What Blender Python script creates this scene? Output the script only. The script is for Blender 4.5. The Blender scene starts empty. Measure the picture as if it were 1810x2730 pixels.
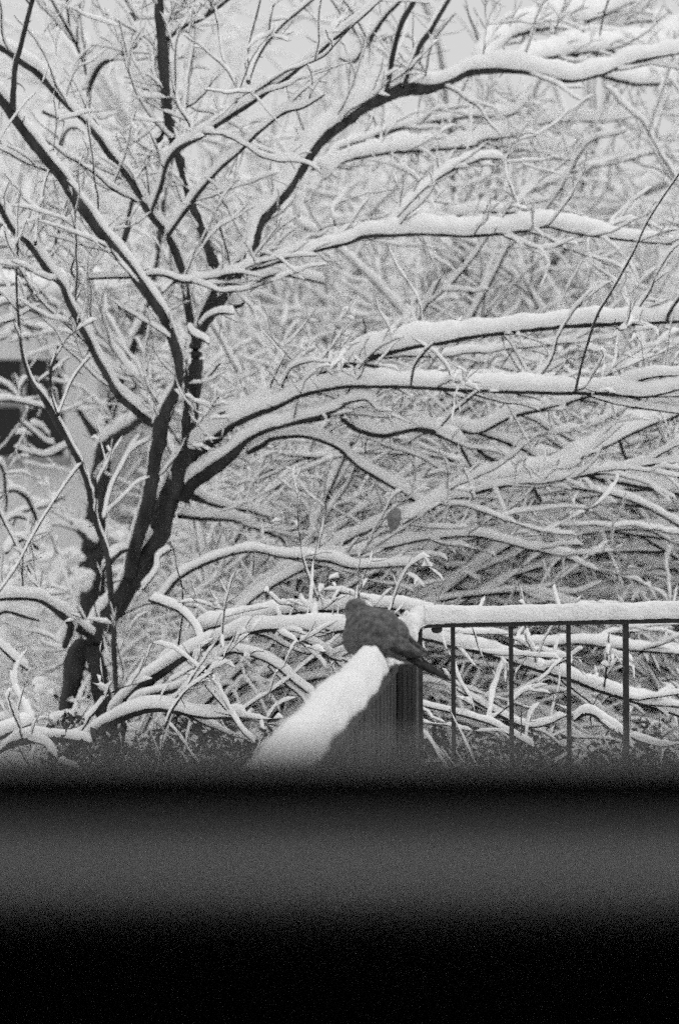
import bpy, bmesh, math
import numpy as np
from mathutils import Vector, Matrix

rng = np.random.default_rng(11)
scene = bpy.context.scene
COL = scene.collection

# ------------------------------------------------------------------ camera model
FPX = 4550.0                       # focal length in photograph pixels (60 mm on a 36 mm high frame)
CAM = np.array([0.0, 0.0, 1.5])
TILT = math.atan(115.0 / FPX)
FWD = np.array([0, math.cos(TILT), -math.sin(TILT)])
UPV = np.array([0, math.sin(TILT), math.cos(TILT)])
RGT = np.array([1.0, 0, 0])
def P(px, py, d):
    return CAM + d * (FWD + RGT * (px - 905.0) / FPX + UPV * (1365.0 - py) / FPX)

# ------------------------------------------------------------------ materials (all grey: monochrome film)
def mat(name, c0, c1, scale=20.0, rough=0.8, bump=0.0, bscale=60.0, spec=0.3, detail=6.0, stretch=None):
    m = bpy.data.materials.new(name); m.use_nodes = True
    nt = m.node_tree; b = nt.nodes['Principled BSDF']
    b.inputs['Roughness'].default_value = rough
    b.inputs['Specular IOR Level'].default_value = spec
    tc = nt.nodes.new('ShaderNodeTexCoord')
    src = tc.outputs['Object']
    if stretch:
        mp = nt.nodes.new('ShaderNodeMapping'); mp.inputs['Scale'].default_value = stretch
        nt.links.new(src, mp.inputs[0]); src = mp.outputs[0]
    n = nt.nodes.new('ShaderNodeTexNoise'); n.inputs['Scale'].default_value = scale; n.inputs['Detail'].default_value = detail
    nt.links.new(src, n.inputs['Vector'])
    r = nt.nodes.new('ShaderNodeValToRGB')
    r.color_ramp.elements[0].position = 0.32; r.color_ramp.elements[1].position = 0.68
    r.color_ramp.elements[0].color = (c0, c0, c0, 1); r.color_ramp.elements[1].color = (c1, c1, c1, 1)
    nt.links.new(n.outputs['Fac'], r.inputs[0]); nt.links.new(r.outputs[0], b.inputs['Base Color'])
    if bump:
        n2 = nt.nodes.new('ShaderNodeTexNoise'); n2.inputs['Scale'].default_value = bscale; n2.inputs['Detail'].default_value = 4
        nt.links.new(src, n2.inputs['Vector'])
        bp = nt.nodes.new('ShaderNodeBump'); bp.inputs['Strength'].default_value = bump; bp.inputs['Distance'].default_value = 0.01
        nt.links.new(n2.outputs['Fac'], bp.inputs['Height']); nt.links.new(bp.outputs[0], b.inputs['Normal'])
    return m
M = {
    'bark': mat('dark_wet_bark', 0.020, 0.065, 26, 0.8, 0.9, 55, 0.2, 8, (1, 1, 0.28)),
    'twig': mat('twig_bark', 0.022, 0.05, 12, 0.85, 0, 0, 0.15),
    'brush': mat('brush_bark', 0.014, 0.035, 12, 0.9, 0, 0, 0.1),
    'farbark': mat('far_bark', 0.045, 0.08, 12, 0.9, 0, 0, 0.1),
    'snow': mat('snow', 0.90, 0.94, 8, 0.9, 0.25, 90, 0.1),
    'capsnow': mat('settled_snow', 0.83, 0.90, 8, 0.85, 0.6, 110, 0.15),
    'ground': mat('ground_snow', 0.88, 0.93, 2, 0.9, 0.3, 25, 0.1),
    'iron': mat('black_painted_iron', 0.012, 0.03, 60, 0.55, 0.15, 200, 0.4),
    'board': mat('weathered_dark_boards', 0.045, 0.095, 14, 0.8, 0.5, 40, 0.2, 8, (9, 9, 0.5)),
    'sill': mat('painted_light_sill', 0.20, 0.24, 10, 0.45, 0.0, 0, 0.4),  # lighter tone paints the window light caught by the sill front
    'shaded_track': mat('painted_shade_track', 0.016, 0.022, 10, 0.5, 0.0, 0, 0.3),  # near-black tone paints the shade behind the bottom rail
    'sash': mat('dark_sash_paint', 0.18, 0.21, 10, 0.5, 0.0, 0, 0.3),
    'room': mat('dark_room_plaster', 0.22, 0.26, 3, 0.95, 0, 0, 0.0),
    'housewall': mat('grey_render', 0.62, 0.70, 3, 0.9, 0.2, 120, 0.1),
    'houseglass': mat('dark_window_glass', 0.008, 0.012, 2, 0.12, 0, 0, 0.4),
    'houseframe': mat('pale_window_frame', 0.22, 0.30, 5, 0.6, 0, 0, 0.2),
    'roof': mat('roof_slate', 0.08, 0.12, 5, 0.8, 0, 0, 0.1),
    'horn': mat('dark_horn', 0.015, 0.03, 50, 0.4, 0, 0, 0.4),
    'eye': mat('eye', 0.004, 0.006, 5, 0.1, 0, 0, 0.6),
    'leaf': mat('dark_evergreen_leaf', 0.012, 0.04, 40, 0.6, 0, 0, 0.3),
    'belly': mat('small_bird_plumage', 0.17, 0.26, 40, 0.9, 0.3, 120, 0.1),
}
def dove_mat(name, base, spot, scale, stretch):
    m = mat(name, base * 0.5, base * 1.55, 85, 0.85, 1.0, 90, 0.12, 6, stretch)
    nt = m.node_tree; b = nt.nodes['Principled BSDF']
    ramp = [n for n in nt.nodes if n.type == 'VALTORGB'][0]
    tc = [n for n in nt.nodes if n.type == 'TEX_COORD'][0]
    v = nt.nodes.new('ShaderNodeTexVoronoi'); v.inputs['Scale'].default_value = scale
    nt.links.new(tc.outputs['Object'], v.inputs['Vector'])
    r2 = nt.nodes.new('ShaderNodeValToRGB'); r2.color_ramp.elements[0].position = 0.10; r2.color_ramp.elements[1].position = 0.36
    r2.color_ramp.elements[0].color = (spot, spot, spot, 1); r2.color_ramp.elements[1].color = (1, 1, 1, 1)
    nt.links.new(v.outputs['Distance'], r2.inputs[0])
    mx = nt.nodes.new('ShaderNodeMix'); mx.data_type = 'RGBA'; mx.blend_type = 'MULTIPLY'; mx.inputs[0].default_value = 1.0
    nt.links.new(ramp.outputs[0], mx.inputs[6]); nt.links.new(r2.outputs[0], mx.inputs[7])
    nt.links.new(mx.outputs[2], b.inputs['Base Color'])
    return m
M['dove'] = dove_mat('dove_plumage', 0.14, 0.6, 24, None)
M['wing'] = dove_mat('dove_wing', 0.125, 0.45, 28, None)
M['tail'] = dove_mat('dove_tail', 0.032, 0.8, 60, (1, 1, 1))
M['breast'] = mat('pale_breast_feathers', 0.10, 0.19, 60, 0.9, 0.4, 120, 0.1)
M['vent'] = mat('pale_vent_feathers', 0.16, 0.26, 40, 0.9, 0.3, 120, 0.1)

# ------------------------------------------------------------------ mesh helpers
class Tubes:
    """Collects quad tubes and links them as one mesh."""
    def __init__(self): self.V, self.F, self.n = [], [], 0
    def rings(self, R):                       # R: n x s x 3
        n, s, _ = R.shape
        idx = np.arange(n * s).reshape(n, s) + self.n
        a = idx[:-1]; b = idx[1:]
        f = np.stack([a, np.roll(a, -1, 1), np.roll(b, -1, 1), b], -1).reshape(-1, 4)
        self.V.append(R.reshape(-1, 3)); self.F.append(f); self.n += n * s
    def mesh(self, name):
        me = bpy.data.meshes.new(name)
        V = np.concatenate(self.V).astype(np.float32); F = np.concatenate(self.F).astype(np.int32)
        me.vertices.add(len(V)); me.vertices.foreach_set('co', V.ravel())
        me.loops.add(F.size); me.loops.foreach_set('vertex_index', F.ravel())
        me.polygons.add(len(F))
        me.polygons.foreach_set('loop_start', np.arange(len(F), dtype=np.int32) * 4)
        me.polygons.foreach_set('use_smooth', np.ones(len(F), dtype=bool))
        me.update(calc_edges=True); me.validate()
        return me
    def build(self, name, m, parent=None):
        if not self.V: return None
        me = self.mesh(name); me.materials.append(m)
        return link(name, me, parent)
def link(name, data, parent=None):
    o = bpy.data.objects.new(name, data); COL.objects.link(o)
    if parent is not None:
        o.parent = parent
        o.matrix_parent_inverse = parent.matrix_basis.inverted()
    return o
def tag(o, label=None, cat=None, group=None, kind=None):
    if label: o['label'] = label
    if cat: o['category'] = cat
    if group: o['group'] = group
    if kind: o['kind'] = kind
    return o
def empty(name, loc, label, cat, group=None):
    o = bpy.data.objects.new(name, None); COL.objects.link(o); o.location = loc; o.empty_display_size = 0.1
    return tag(o, label, cat, group)

def frames(path):
    t = np.gradient(path, axis=0); t /= np.linalg.norm(t, axis=1)[:, None] + 1e-12
    z = np.array([0, 0, 1.0])
    side = np.cross(t, z); l = np.linalg.norm(side, axis=1)
    good = l > 0.08
    if not good.any():
        side[:] = np.cross(t, np.array([0, 1.0, 0]))
    else:
        gi = np.nonzero(good)[0]
        near = gi[np.abs(np.arange(len(path))[:, None] - gi[None, :]).argmin(1)]
        side = side[near] - t * (side[near] * t).sum(1)[:, None]
    side /= np.linalg.norm(side, axis=1)[:, None] + 1e-12
    up = np.cross(side, t)
    return t, side, up
def snoise(n, every, lo=0.0, hi=1.0):
    k = max(2, int(n / max(every, 1)) + 2)
    v = rng.random(k + 1)
    return lo + (hi - lo) * np.interp(np.linspace(0, k, n), np.arange(k + 1), v)

def wood_tube(tb, path, r, seg=5, rough=0.08):
    t, side, up = frames(path)
    a = np.arange(seg) * 2 * np.pi / seg
    rr = r[:, None] * (1 + rough * rng.standard_normal((len(path), seg)))
    R = path[:, None, :] + (np.cos(a)[None, :, None] * side[:, None, :] + np.sin(a)[None, :, None] * up[:, None, :]) * rr[:, :, None]
    tb.rings(R)
def snow_tube(tb, path, r, h, seg=7, step=0.02, lump=0.09, gap=0.0, noise=True, stick=0.0):
    """Snow lying along the upper side of a branch; thins where the branch is steep."""
    n = len(path)
    if n < 3: return
    t, side, up = frames(path)
    hor = np.sqrt(np.clip(1 - t[:, 2] ** 2, 0, 1))
    hh = h * (0.55 * stick + (1 - 0.55 * stick) * hor ** 0.9)
    if noise:
        hh = hh * snoise(n, 0.26 / step, 0.8, 1.22) * snoise(n, 0.045 / step, 0.84, 1.14)
        if gap > 0:
            g = snoise(n, 0.10 / step) ; hh = hh * np.clip((g - gap) / 0.18, 0, 1)
    s = np.arange(n) * step
    env = np.sqrt(np.clip(np.minimum(s, s[::-1]) / (0.6 * np.max(h) + 1e-4), 0, 1))
    hh = hh * env
    k = np.clip(hh / (0.22 * r + 0.002), 0, 1)
    q = np.clip(hh / (2.2 * r + 1e-5), 0, 1)
    c = (0.86 - 0.28 * q) * r + 0.36 * hh
    lo = 0.36 * hh + 0.08 * r
    hi = r + hh - c
    w = (0.50 + 0.42 * q) * r + 0.40 * hh
    c = c - stick * (0.45 * r + 0.10 * hh); w = w + stick * (0.25 * r + 0.06 * hh)
    a = np.arange(seg) * 2 * np.pi / seg + rng.random() * 0.5
    ca, sa = np.cos(a), np.sin(a)
    j = 1 + lump * rng.standard_normal((n, seg))
    j = (j + np.roll(j, 1, 0) + np.roll(j, 1, 1)) / 3 * 1.0
    vert = c[:, None] + np.where(sa > 0, hi[:, None], lo[:, None]) * sa * j
    horz = w[:, None] * ca * j
    R = path[:, None, :] + (vert[:, :, None] * up[:, None, :] + horz[:, :, None] * side[:, None, :]) * k[:, None, None]
    tb.rings(R)
def blob(tb, c, sx, sy, sz, seg=7, n=5):
    ph = np.linspace(-1, 1, n + 2) * np.pi / 2
    a = np.arange(seg) * 2 * np.pi / seg + rng.random()
    j = 1 + 0.13 * rng.standard_normal((n + 2, seg))
    R = np.stack([np.cos(ph)[:, None] * np.cos(a) * sx * j, np.cos(ph)[:, None] * np.sin(a) * sy * j,
                  np.sin(ph)[:, None] * np.ones(seg) * sz * j], -1) + c
    tb.rings(R)

def smooth_path(ctrl, vals, step):
    """Catmull-Rom through control points (k x 3), values (k x m) interpolated linearly; even steps."""
    k = len(ctrl)
    ext = np.vstack([2 * ctrl[0] - ctrl[1], ctrl, 2 * ctrl[-1] - ctrl[-2]])
    pts, vs = [], []
    for i in range(k - 1):
        p0, p1, p2, p3 = ext[i:i + 4]
        u = np.linspace(0, 1, 24, endpoint=False)[:, None]
        pts.append(0.5 * (2 * p1 + (p2 - p0) * u + (2 * p0 - 5 * p1 + 4 * p2 - p3) * u ** 2 + (3 * p1 - p0 - 3 * p2 + p3) * u ** 3))
        vs.append(vals[i] * (1 - u) + vals[i + 1] * u)
    pts.append(ctrl[-1:]); vs.append(vals[-1:])
    pts = np.vstack(pts); vs = np.vstack(vs)
    s = np.r_[0, np.cumsum(np.linalg.norm(np.diff(pts, axis=0), axis=1))]
    n = max(4, int(s[-1] / step) + 1)
    q = np.linspace(0, s[-1], n)
    return np.stack([np.interp(q, s, pts[:, i]) for i in range(3)], 1), np.stack([np.interp(q, s, vs[:, i]) for i in range(vs.shape[1])], 1)

def rand_dir():
    v = rng.standard_normal(3); return v / np.linalg.norm(v)
def grow(p, d, L, step, wig=0.12, bias=(0, 0, 0), bend=None):
    n = max(4, int(L / step) + 1)
    out = np.empty((n, 3)); q = np.array(p, float); d = np.array(d, float); b = np.array(bias)
    w = rng.standard_normal((n, 3)) * wig
    for i in range(n):
        out[i] = q
        d = d + w[i] + b * step; d = d / np.sqrt(d @ d)
        q = q + d * step
    return out
def twig(wood, snow, p, d, L, r, h, level, step=0.03, wig=0.13, bias=(0, 0, 0.2), seg=4, dens=9.0, gap=0.15, sseg=6, ratio=0.45, stick=0.0):
    path = grow(p, d, L, step, wig, bias)
    n = len(path)
    rr = np.linspace(r, max(r * 0.4, 0.0011), n)
    wood_tube(wood, path, rr, seg, 0.05)
    if h > 0: snow_tube(snow, path, rr, h * np.linspace(1, 0.75, n), sseg, step, 0.2, gap, True, stick)
    if level > 0:
        for _ in range(rng.poisson(L * dens)):
            i = int((0.12 + 0.85 * rng.random()) * (n - 1))
            t = path[min(i + 1, n - 1)] - path[max(i - 1, 0)]; t /= np.linalg.norm(t) + 1e-9
            dd = t * 0.75 + rand_dir() * 0.75; dd /= np.linalg.norm(dd)
            twig(wood, snow, path[i], dd, L * ratio * (0.5 + 0.8 * rng.random()), rr[i] * 0.62, h * 0.85, level - 1, step, wig, bias, seg, dens * 1.15, gap, sseg, ratio, stick)
    return path

# ------------------------------------------------------------------ traced branches
CROP = {'A': (0, 0), 'B': (905, 0), 'C': (0, 700), 'D': (905, 700), 'E': (0, 1400), 'F': (905, 1400)}
SC = 905.0 / 1568.0
def parse(s):
    pts, w, sn = [], [], []
    for tok in s.split():
        x0, y0 = CROP[tok[0]]
        a = [float(v) for v in tok[1:].split(',')]
        pts.append((x0 + a[0] * SC, y0 + a[1] * SC)); w.append(a[2] * SC if len(a) > 2 else np.nan); sn.append(a[3] if len(a) > 3 else np.nan)
    w = np.array(w); i = np.arange(len(w)); ok = ~np.isnan(w)
    w = np.interp(i, i[ok], w[ok])
    sn = np.array(sn); ok = ~np.isnan(sn)
    return np.array(pts), w, (np.interp(i, i[ok], sn[ok]) if ok.any() else None)
def traced(parent, spec, d0, d1, snow=40, tw=3.0, twl=0.5, name='branch', bark='bark', twup=0.35, twh=0.022, jag=0.5, gap=0.0, lev=2, tws=0.0028, dmid=None, spurs=8, tw0=0.05, sec=None):
    """A limb: its wood and its own twigs as one mesh, the snow lying on both as its child."""
    xy, w, sn = parse(spec)
    k = len(xy)
    s = np.r_[0, np.cumsum(np.linalg.norm(np.diff(xy, axis=0), axis=1))]; s /= s[-1]
    d = np.interp(s, [0, 0.5, 1], [d0, dmid if dmid else (d0 + d1) / 2, d1])
    ctrl = np.array([P(x, y, dd) for (x, y), dd in zip(xy, d)])
    vals = np.stack([w * d / FPX / 2, (np.full(k, float(snow)) if sn is None else sn) * SC * d / FPX], 1)
    step = 0.016
    path, v = smooth_path(ctrl, vals, step)
    r, h = v[:, 0], v[:, 1]
    n = len(path)
    jit = np.stack([snoise(n, 0.07 / step, -1, 1) + snoise(n, 0.2 / step, -1.5, 1.5) for _ in range(3)], 1)
    edge = np.minimum(1, np.arange(n) / 8.0)[:, None]
    path = path + jit * (0.0022 + 0.10 * np.minimum(r, 0.02))[:, None] * jag * edge
    r = r * snoise(n, 0.06 / step, 0.9, 1.12)
    wood, snw = Tubes(), Tubes()
    wood_tube(wood, path, r, (14 if r.max() > 0.03 else 9) if r.max() > 0.012 else 6, 0.06)
    snow_tube(snw, path, r, h, 10, step, 0.095, max(gap, 0.0))
    L = n * step
    for _ in range(rng.poisson(L * spurs)):                      # short spurs and buds, bare of snow
        i = int((0.03 + 0.95 * rng.random()) * (n - 1))
        t = path[min(i + 1, n - 1)] - path[max(i - 1, 0)]; t /= np.linalg.norm(t) + 1e-9
        dd = t * 0.5 * rng.choice((-1, 1)) + rand_dir() * 0.9 - np.array([0, 0, 0.35]); dd /= np.linalg.norm(dd)
        q = grow(path[i], dd, r[i] + 0.012 + 0.045 * rng.random() ** 2, 0.008, 0.2)
        wood_tube(wood, q, np.linspace(min(0.0032, r[i] * 0.6), 0.0012, len(q)), 4, 0.1)
    if sec is None: sec = 1.3 if name in ('branch', 'cane') else 0.0
    for _ in range(rng.poisson(L * sec)):                        # side branches sweeping along with the limb
        i = int((max(tw0, 0.26) + (0.97 - max(tw0, 0.26)) * rng.random()) * (n - 1))
        t = path[min(i + 1, n - 1)] - path[max(i - 1, 0)]; t /= np.linalg.norm(t) + 1e-9
        dd = t + rand_dir() * 0.45 + np.array([0, 0.38, 0.0]); dd /= np.linalg.norm(dd)
        twig(wood, snw, path[i], dd, 0.45 + 0.9 * rng.random(), min(0.6 * r[i], 0.0034 + 0.0022 * rng.random()), float(np.clip(0.5 * h[i], 0.014, 0.034)), 2, 0.025, 0.085, (0, 0, -0.18), 5, 4.5, 0.14, 7, 0.42, 0.15)
    for _ in range(rng.poisson(L * tw)):
        i = int((tw0 + (0.98 - tw0) * rng.random()) * (n - 1))
        t = path[min(i + 1, n - 1)] - path[max(i - 1, 0)]; t /= np.linalg.norm(t) + 1e-9
        dd = t * 0.6 + rand_dir() * 0.75 + np.array([0, 0, twup]); dd /= np.linalg.norm(dd)
        ll = twl * (0.35 + 1.0 * rng.random())
        twig(wood, snw, path[i], dd, ll, min(r[i] * 0.6, tws * (0.7 + 0.8 * rng.random())), twh, lev, 0.025, 0.12, (0, 0, twup), 4, 7.0, 0.25)
    o = wood.build(name, M[bark], parent)
    snw.build('snow_cap', M['snow'], o)
    return o

# ================================================================== main tree
D0 = 6.5
base = P(300, 2100, D0); base[2] = 0
tree = empty('snowy_tree', base, 'tall dark bare tree with forked trunk and thick snow along its limbs', 'tree')
T = lambda *a, **k: traced(tree, *a, **k)
# stems that reach the ground
T("E545,1330,95,30 E530,1100,90 E500,900,84 E455,650,78 E440,545,115,40 E500,430,95,50 E580,320,98 E640,200,95 E730,60,88 C760,1130,112 C790,1050,118 C850,930,108 C882,850,88,30 C885,700,78 C895,550,84 C908,470,72 C903,390,58 C925,310,58 C985,190,88 C1045,95,84 A1140,1185,64 A1200,1030,60,50 A1250,975,48,60 A1330,880,48,60 A1400,770,54,95 A1480,660,52 B0,575,52 B100,500,55 B230,435,62,95 B310,402,66,70 B400,405,46,60 B500,385,35 B600,340,34 B720,325,28 B850,335,18 B960,360,17 B1080,375,15 B1200,345,14,80 B1350,290,13 B1568,245,11 B1750,215,8,60",
  6.5, 7.2, snow=88, tw=5, twl=0.45, name='trunk', dmid=6.5, jag=0.8)
T("E300,1330,100 E290,1100,92 E305,900,84 E330,740,90 E355,600,96 E405,545,80 E445,520,70", 6.55, 6.5, snow=16, tw=0.5, twl=0.2, name='trunk', gap=0.3)
T("E600,240,50 E622,130,60 C668,1195,62 C690,1100,64 C710,950,64 C735,820,66 C745,740,70 C790,640,52 C825,560,40 C825,450,44 C800,370,44 C760,270,44 C700,180,47 C640,90,45 C595,20,45 A500,1120,48 A430,1030,50 A350,920,50 A270,800,50 A160,670,45 A80,560,45 A0,450,44 A-90,350,38",
  6.45, 6.1, snow=48, tw=4.5, twl=0.5)
T("C740,750,44 C690,735,40 C600,660,35 C540,600,34 C500,540,28 C450,450,30 C400,350,30 C340,230,29 C310,170,25 C285,105,20 C220,35,28 A140,1130,26 A60,1060,24 A0,950,22 A-70,850,18", 6.45, 6.0, snow=52, tw=4, twl=0.45)
T("C905,350,42 C880,270,40 C860,150,38 C845,50,38 A790,1110,36 A690,980,35 A600,830,33 A540,750,30 A440,620,27 A390,560,15 A330,510,14 A250,420,26 A180,340,32 A80,270,30 A0,215,28 A-90,165,20", 6.5, 6.3, snow=46, tw=5, twl=0.5)
T("A60,505,30 A65,400,24 A75,290,24 A105,180,22 A130,80,22 A160,-40,18", 6.1, 5.9, snow=14, tw=4, twl=0.5)
T("C1000,85,55 A985,1210,48 A930,1050,45 A890,940,44 A860,850,36 A830,730,40 A800,650,44 A780,520,50 A765,400,50 A755,250,54 A745,120,42 A735,0,40 A728,-70,36", 6.5, 6.6, snow=18, tw=7, twl=0.6)
# shoots of the big limb
T("B215,425,20 B235,330,24 B250,250,25 B290,100,25 B345,0,25 B375,-70,20", 6.6, 6.4, snow=14, tw=5, twl=0.4, name='shoot')
T("B290,400,30 B330,300,28 B370,210,28 B420,140,27 B500,0,24 B540,-70,22", 6.6, 6.7, snow=22, tw=5, twl=0.4, name='shoot')
T("A1568,270,10 B60,290,14 B110,230,18 B160,150,18 B215,75,18 B275,15,14 B330,-40,12", 6.9, 6.8, snow=26, tw=5, twl=0.4)
# cross branches in the upper left
T("A700,980,16 A738,880,20 A770,760,20 A830,690,22 A920,640,22 A1080,530,20 A1210,440,19 A1310,370,16 A1430,280,15 A1568,165,14 B120,70,10 B200,-20,9", 6.4, 5.9, snow=40, tw=7, twl=0.4)
T("A780,1085,20 A870,960,16 A920,890,16 A1010,790,15 A1100,710,14 A1200,610,13 A1310,525,11 A1400,500,9 A1500,440,7", 6.4, 6.0, snow=40, tw=6, twl=0.35)
T("A1145,380,20 A1200,240,17 A1300,120,15 A1440,0,13 A1500,-60,11", 6.3, 6.5, snow=24, tw=6, twl=0.35)
T("A1150,385,18 A1140,290,14 A1150,200,14 A1185,60,15 A1210,-40,13", 6.3, 6.4, snow=10, tw=5, twl=0.35, name='shoot')
T("A1095,410,9 A1060,330,10 A1030,270,9 A1010,150,9 A995,20,8", 6.2, 6.3, snow=12, tw=5, twl=0.3, name='shoot')
T("A760,200,18 A800,160,16 A860,120,16 A930,90,17 A1040,10,14 A1110,-50,12", 6.6, 6.4, snow=34, tw=6, twl=0.4)
T("A895,125,14 A885,230,17 A870,340,15 A855,470,10 A850,640,7", 6.55, 6.3, snow=10, tw=5, twl=0.35, name='shoot')
T("A770,560,16 A735,640,36 A715,655,26", 6.6, 6.5, snow=10, tw=1, twl=0.2, name='stub')
T("A780,250,9 A795,330,10 A805,420,16 A830,480,20 A832,560,6", 6.5, 6.4, snow=8, tw=3, twl=0.3, name='shoot')
T("A750,500,11 A700,430,10 A660,350,9 A605,260,9 A560,160,7", 6.6, 6.9, snow=14, tw=6, twl=0.45, name='shoot')
T("A400,345,11 A385,290,11 A340,180,12 A290,90,11 A230,-20,9", 7.2, 7.0, snow=16, tw=6, twl=0.4)
T("A385,285,9 A330,140,10 A310,0,9 A305,-60,8", 7.2, 7.2, snow=10, tw=4, twl=0.4, name='shoot')
T("A408,445,14 A425,380,22 A455,320,24 A490,285,20 A560,258,12 A620,225,9 A660,160,9", 7.3, 7.1, snow=70, tw=9, twl=0.22, twup=-0.4)
T("A640,80,8 A600,60,14 A625,90,16 A590,0,14 A580,-50,12", 7.0, 7.1, snow=50, tw=8, twl=0.3)
T("A800,60,24 A830,40,22 A850,0,18 A870,-40,14", 6.9, 6.8, snow=60, tw=6, twl=0.3)
T("A275,690,12 A300,620,12 A345,590,12 A400,620,10 A430,670,9", 7.4, 6.9, snow=36, tw=5, twl=0.3)
T("A205,515,22 A250,540,18 A290,555,12 A350,600,9", 7.4, 7.2, snow=36, tw=4, twl=0.3)
T("A575,1110,26 A590,1050,28 A600,985,20 A650,830,18 A675,770,16 A700,700,10", 7.4, 7.5, snow=6, tw=4, twl=0.3, bark='bark')
T("A165,1130,16 A175,1010,15 A185,950,14 A205,850,13 A225,790,10 A270,690,7", 6.05, 6.2, snow=10, tw=5, twl=0.35, name='shoot')
T("A235,1213,10 A270,1080,12 A300,960,10 A330,900,8", 6.5, 6.6, snow=8, tw=5, twl=0.35, name='shoot')
T("C330,180,16 C345,140,16 C362,90,12 C330,40,9 A350,1190,8", 6.25, 6.2, snow=8, tw=3, twl=0.3, name='shoot')
T("C285,95,9,20 C400,75,10,20 C590,70,12 C750,60,12 C850,90,16 C960,80,17,30 C1100,45,17,36 C1250,10,15 A1360,1180,13 B30,1125,18,55 B130,1092,20 B380,1085,14,70 B600,1090,14 B860,1070,15 B950,1050,12 B1100,1080,10 B1300,1110,10 B1568,1130,8 B1700,1125,6,60", 6.3, 6.6, snow=62, tw=7, twl=0.38)
T("C830,85,18 C800,90,16 C770,120,14 C750,140,9", 6.4, 6.3, snow=18, tw=2, twl=0.2, name='shoot')
T("C1050,210,20 C1120,190,22 C1150,120,14 C1220,70,16 C1300,60,12 C1400,75,10 C1500,100,8", 6.6, 7.0, snow=50, tw=7, twl=0.4)
T("C870,290,12 C900,340,16 C945,360,18 C965,375,10", 6.35, 6.2, snow=26, tw=1, twl=0.2, name='shoot')
T("C925,300,12 C960,260,12 C1020,235,12 C1080,240,8", 6.4, 6.2, snow=30, tw=2, twl=0.25, name='shoot')
T("C930,560,14 C970,520,18 C1005,480,12 C1030,460,7", 6.5, 6.6, snow=16, tw=3, twl=0.2, name='shoot')
T("C740,655,12 C690,580,12 C670,500,11 C668,400,11 C690,300,11 C720,240,9", 6.4, 6.6, snow=10, tw=5, twl=0.3, name='shoot')
T("C940,715,8 C990,712,12 C1040,690,10", 6.5, 6.4, snow=12, tw=3, twl=0.2, name='shoot')
# arching limbs to the right
T("C880,870,50 C960,830,60 C1030,775,46 C1130,715,30 C1250,655,24 C1400,600,22 C1480,520,24 D0,490,24 D100,455,28 D300,400,22 D450,372,20 D600,345,20 D850,315,18 D1100,295,20 D1300,285,22 D1460,280,16 D1640,265,12", 6.5, 6.1, snow=84, tw=7, bark='twig', tw0=0.16, twl=0.35)
T("C880,900,46 C980,830,50 C1060,765,34 C1150,715,30 C1270,670,26 C1400,612,18 C1568,580,17 D100,572,15 D330,575,17 D550,590,17 D800,600,17 D1000,605,18 D1200,605,15 D1400,620,11 D1568,585,9 D1700,560,7", 6.5, 5.9, snow=70, tw=7, bark='twig', tw0=0.16, twl=0.35)
T("C840,1090,70 C900,1010,60 C990,950,56 C1080,880,50 C1140,820,26 C1220,780,20 C1350,745,22 C1480,710,18 C1568,680,14 D40,650,12 D120,635,10 D160,670,9", 6.5, 6.3, snow=56, tw=7, bark='twig', tw0=0.16, twl=0.35)
T("C1140,880,24 C1210,845,34 C1260,815,26 C1400,803,18 C1500,830,17 C1568,860,17 D60,920,17 D130,970,17 D250,1040,17 D360,1112,14 D420,1160,8", 6.5, 6.6, snow=46, tw=7, bark='twig', tw0=0.16, twl=0.35)
T("C1350,745,20 C1500,720,16 C1568,695,14 D20,730,22 D90,775,26 D200,800,24 D330,775,20 D420,780,30 D520,820,24 D560,860,14 D600,930,10 D640,980,7", 6.4, 6.7, snow=50, tw=8, bark='twig', tw0=0.16, twl=0.35)
T("D480,775,22 D560,780,18 D640,790,15 D780,720,17 D900,690,17 D1050,650,12 D1200,610,9", 6.7, 6.6, snow=54, tw=8, bark='twig', tw0=0.16, twl=0.35)
T("D640,790,14 D760,830,14 D850,865,14 D920,910,12 D1000,960,7", 6.7, 6.8, snow=34, tw=7, bark='twig', tw0=0.16, twl=0.3)
T("C845,1060,40 C890,1080,34 C960,1110,16 C1060,1140,16 C1160,1150,16 C1280,1190,12", 6.6, 7.2, snow=40, tw=8, twl=0.35)
T("C830,1170,30 C900,1180,22 C1000,1185,20 C1090,1195,14 E1220,30,12 E1330,70,9", 6.6, 7.2, snow=40, tw=8, twl=0.35)
# upper right
T("B640,340,20 B680,270,14 B745,205,14 B820,160,20 B960,130,20 B1060,105,20 B1150,95,16 B1250,55,14 B1360,0,11 B1440,-50,8", 7.2, 9.0, snow=100, tw=7, sec=0.9, bark='twig', twl=0.35)
T("B840,330,14 B855,295,13 B900,280,22 B1000,262,22 B1100,250,24 B1300,240,18 B1440,240,20 B1568,150,12 B1680,90,9", 7.4, 9.2, snow=86, tw=7, sec=0.9, bark='twig', twl=0.35)
T("B1190,345,12 B1260,370,18 B1380,390,16 B1568,385,12 B1700,380,9", 7.8, 9.0, snow=76, tw=7, sec=0.9, bark='twig', twl=0.35)
T("B1180,125,8 B1290,115,9 B1400,100,9 B1500,95,8", 8.6, 9.2, snow=60, tw=6, bark='twig', twl=0.3)
T("B1200,165,8 B1215,90,9 B1240,0,8 B1250,-40,7", 7.3, 7.2, snow=6, tw=3, twl=0.3, name='shoot')
T("A1380,1000,10 A1420,800,12 A1500,770,14 B0,690,16 B150,640,16 B300,590,18 B440,565,16 B620,540,12 B780,535,12 B860,480,8", 6.8, 8.2, snow=40, tw=10, sec=0.9, bark='twig', twl=0.3)
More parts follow.
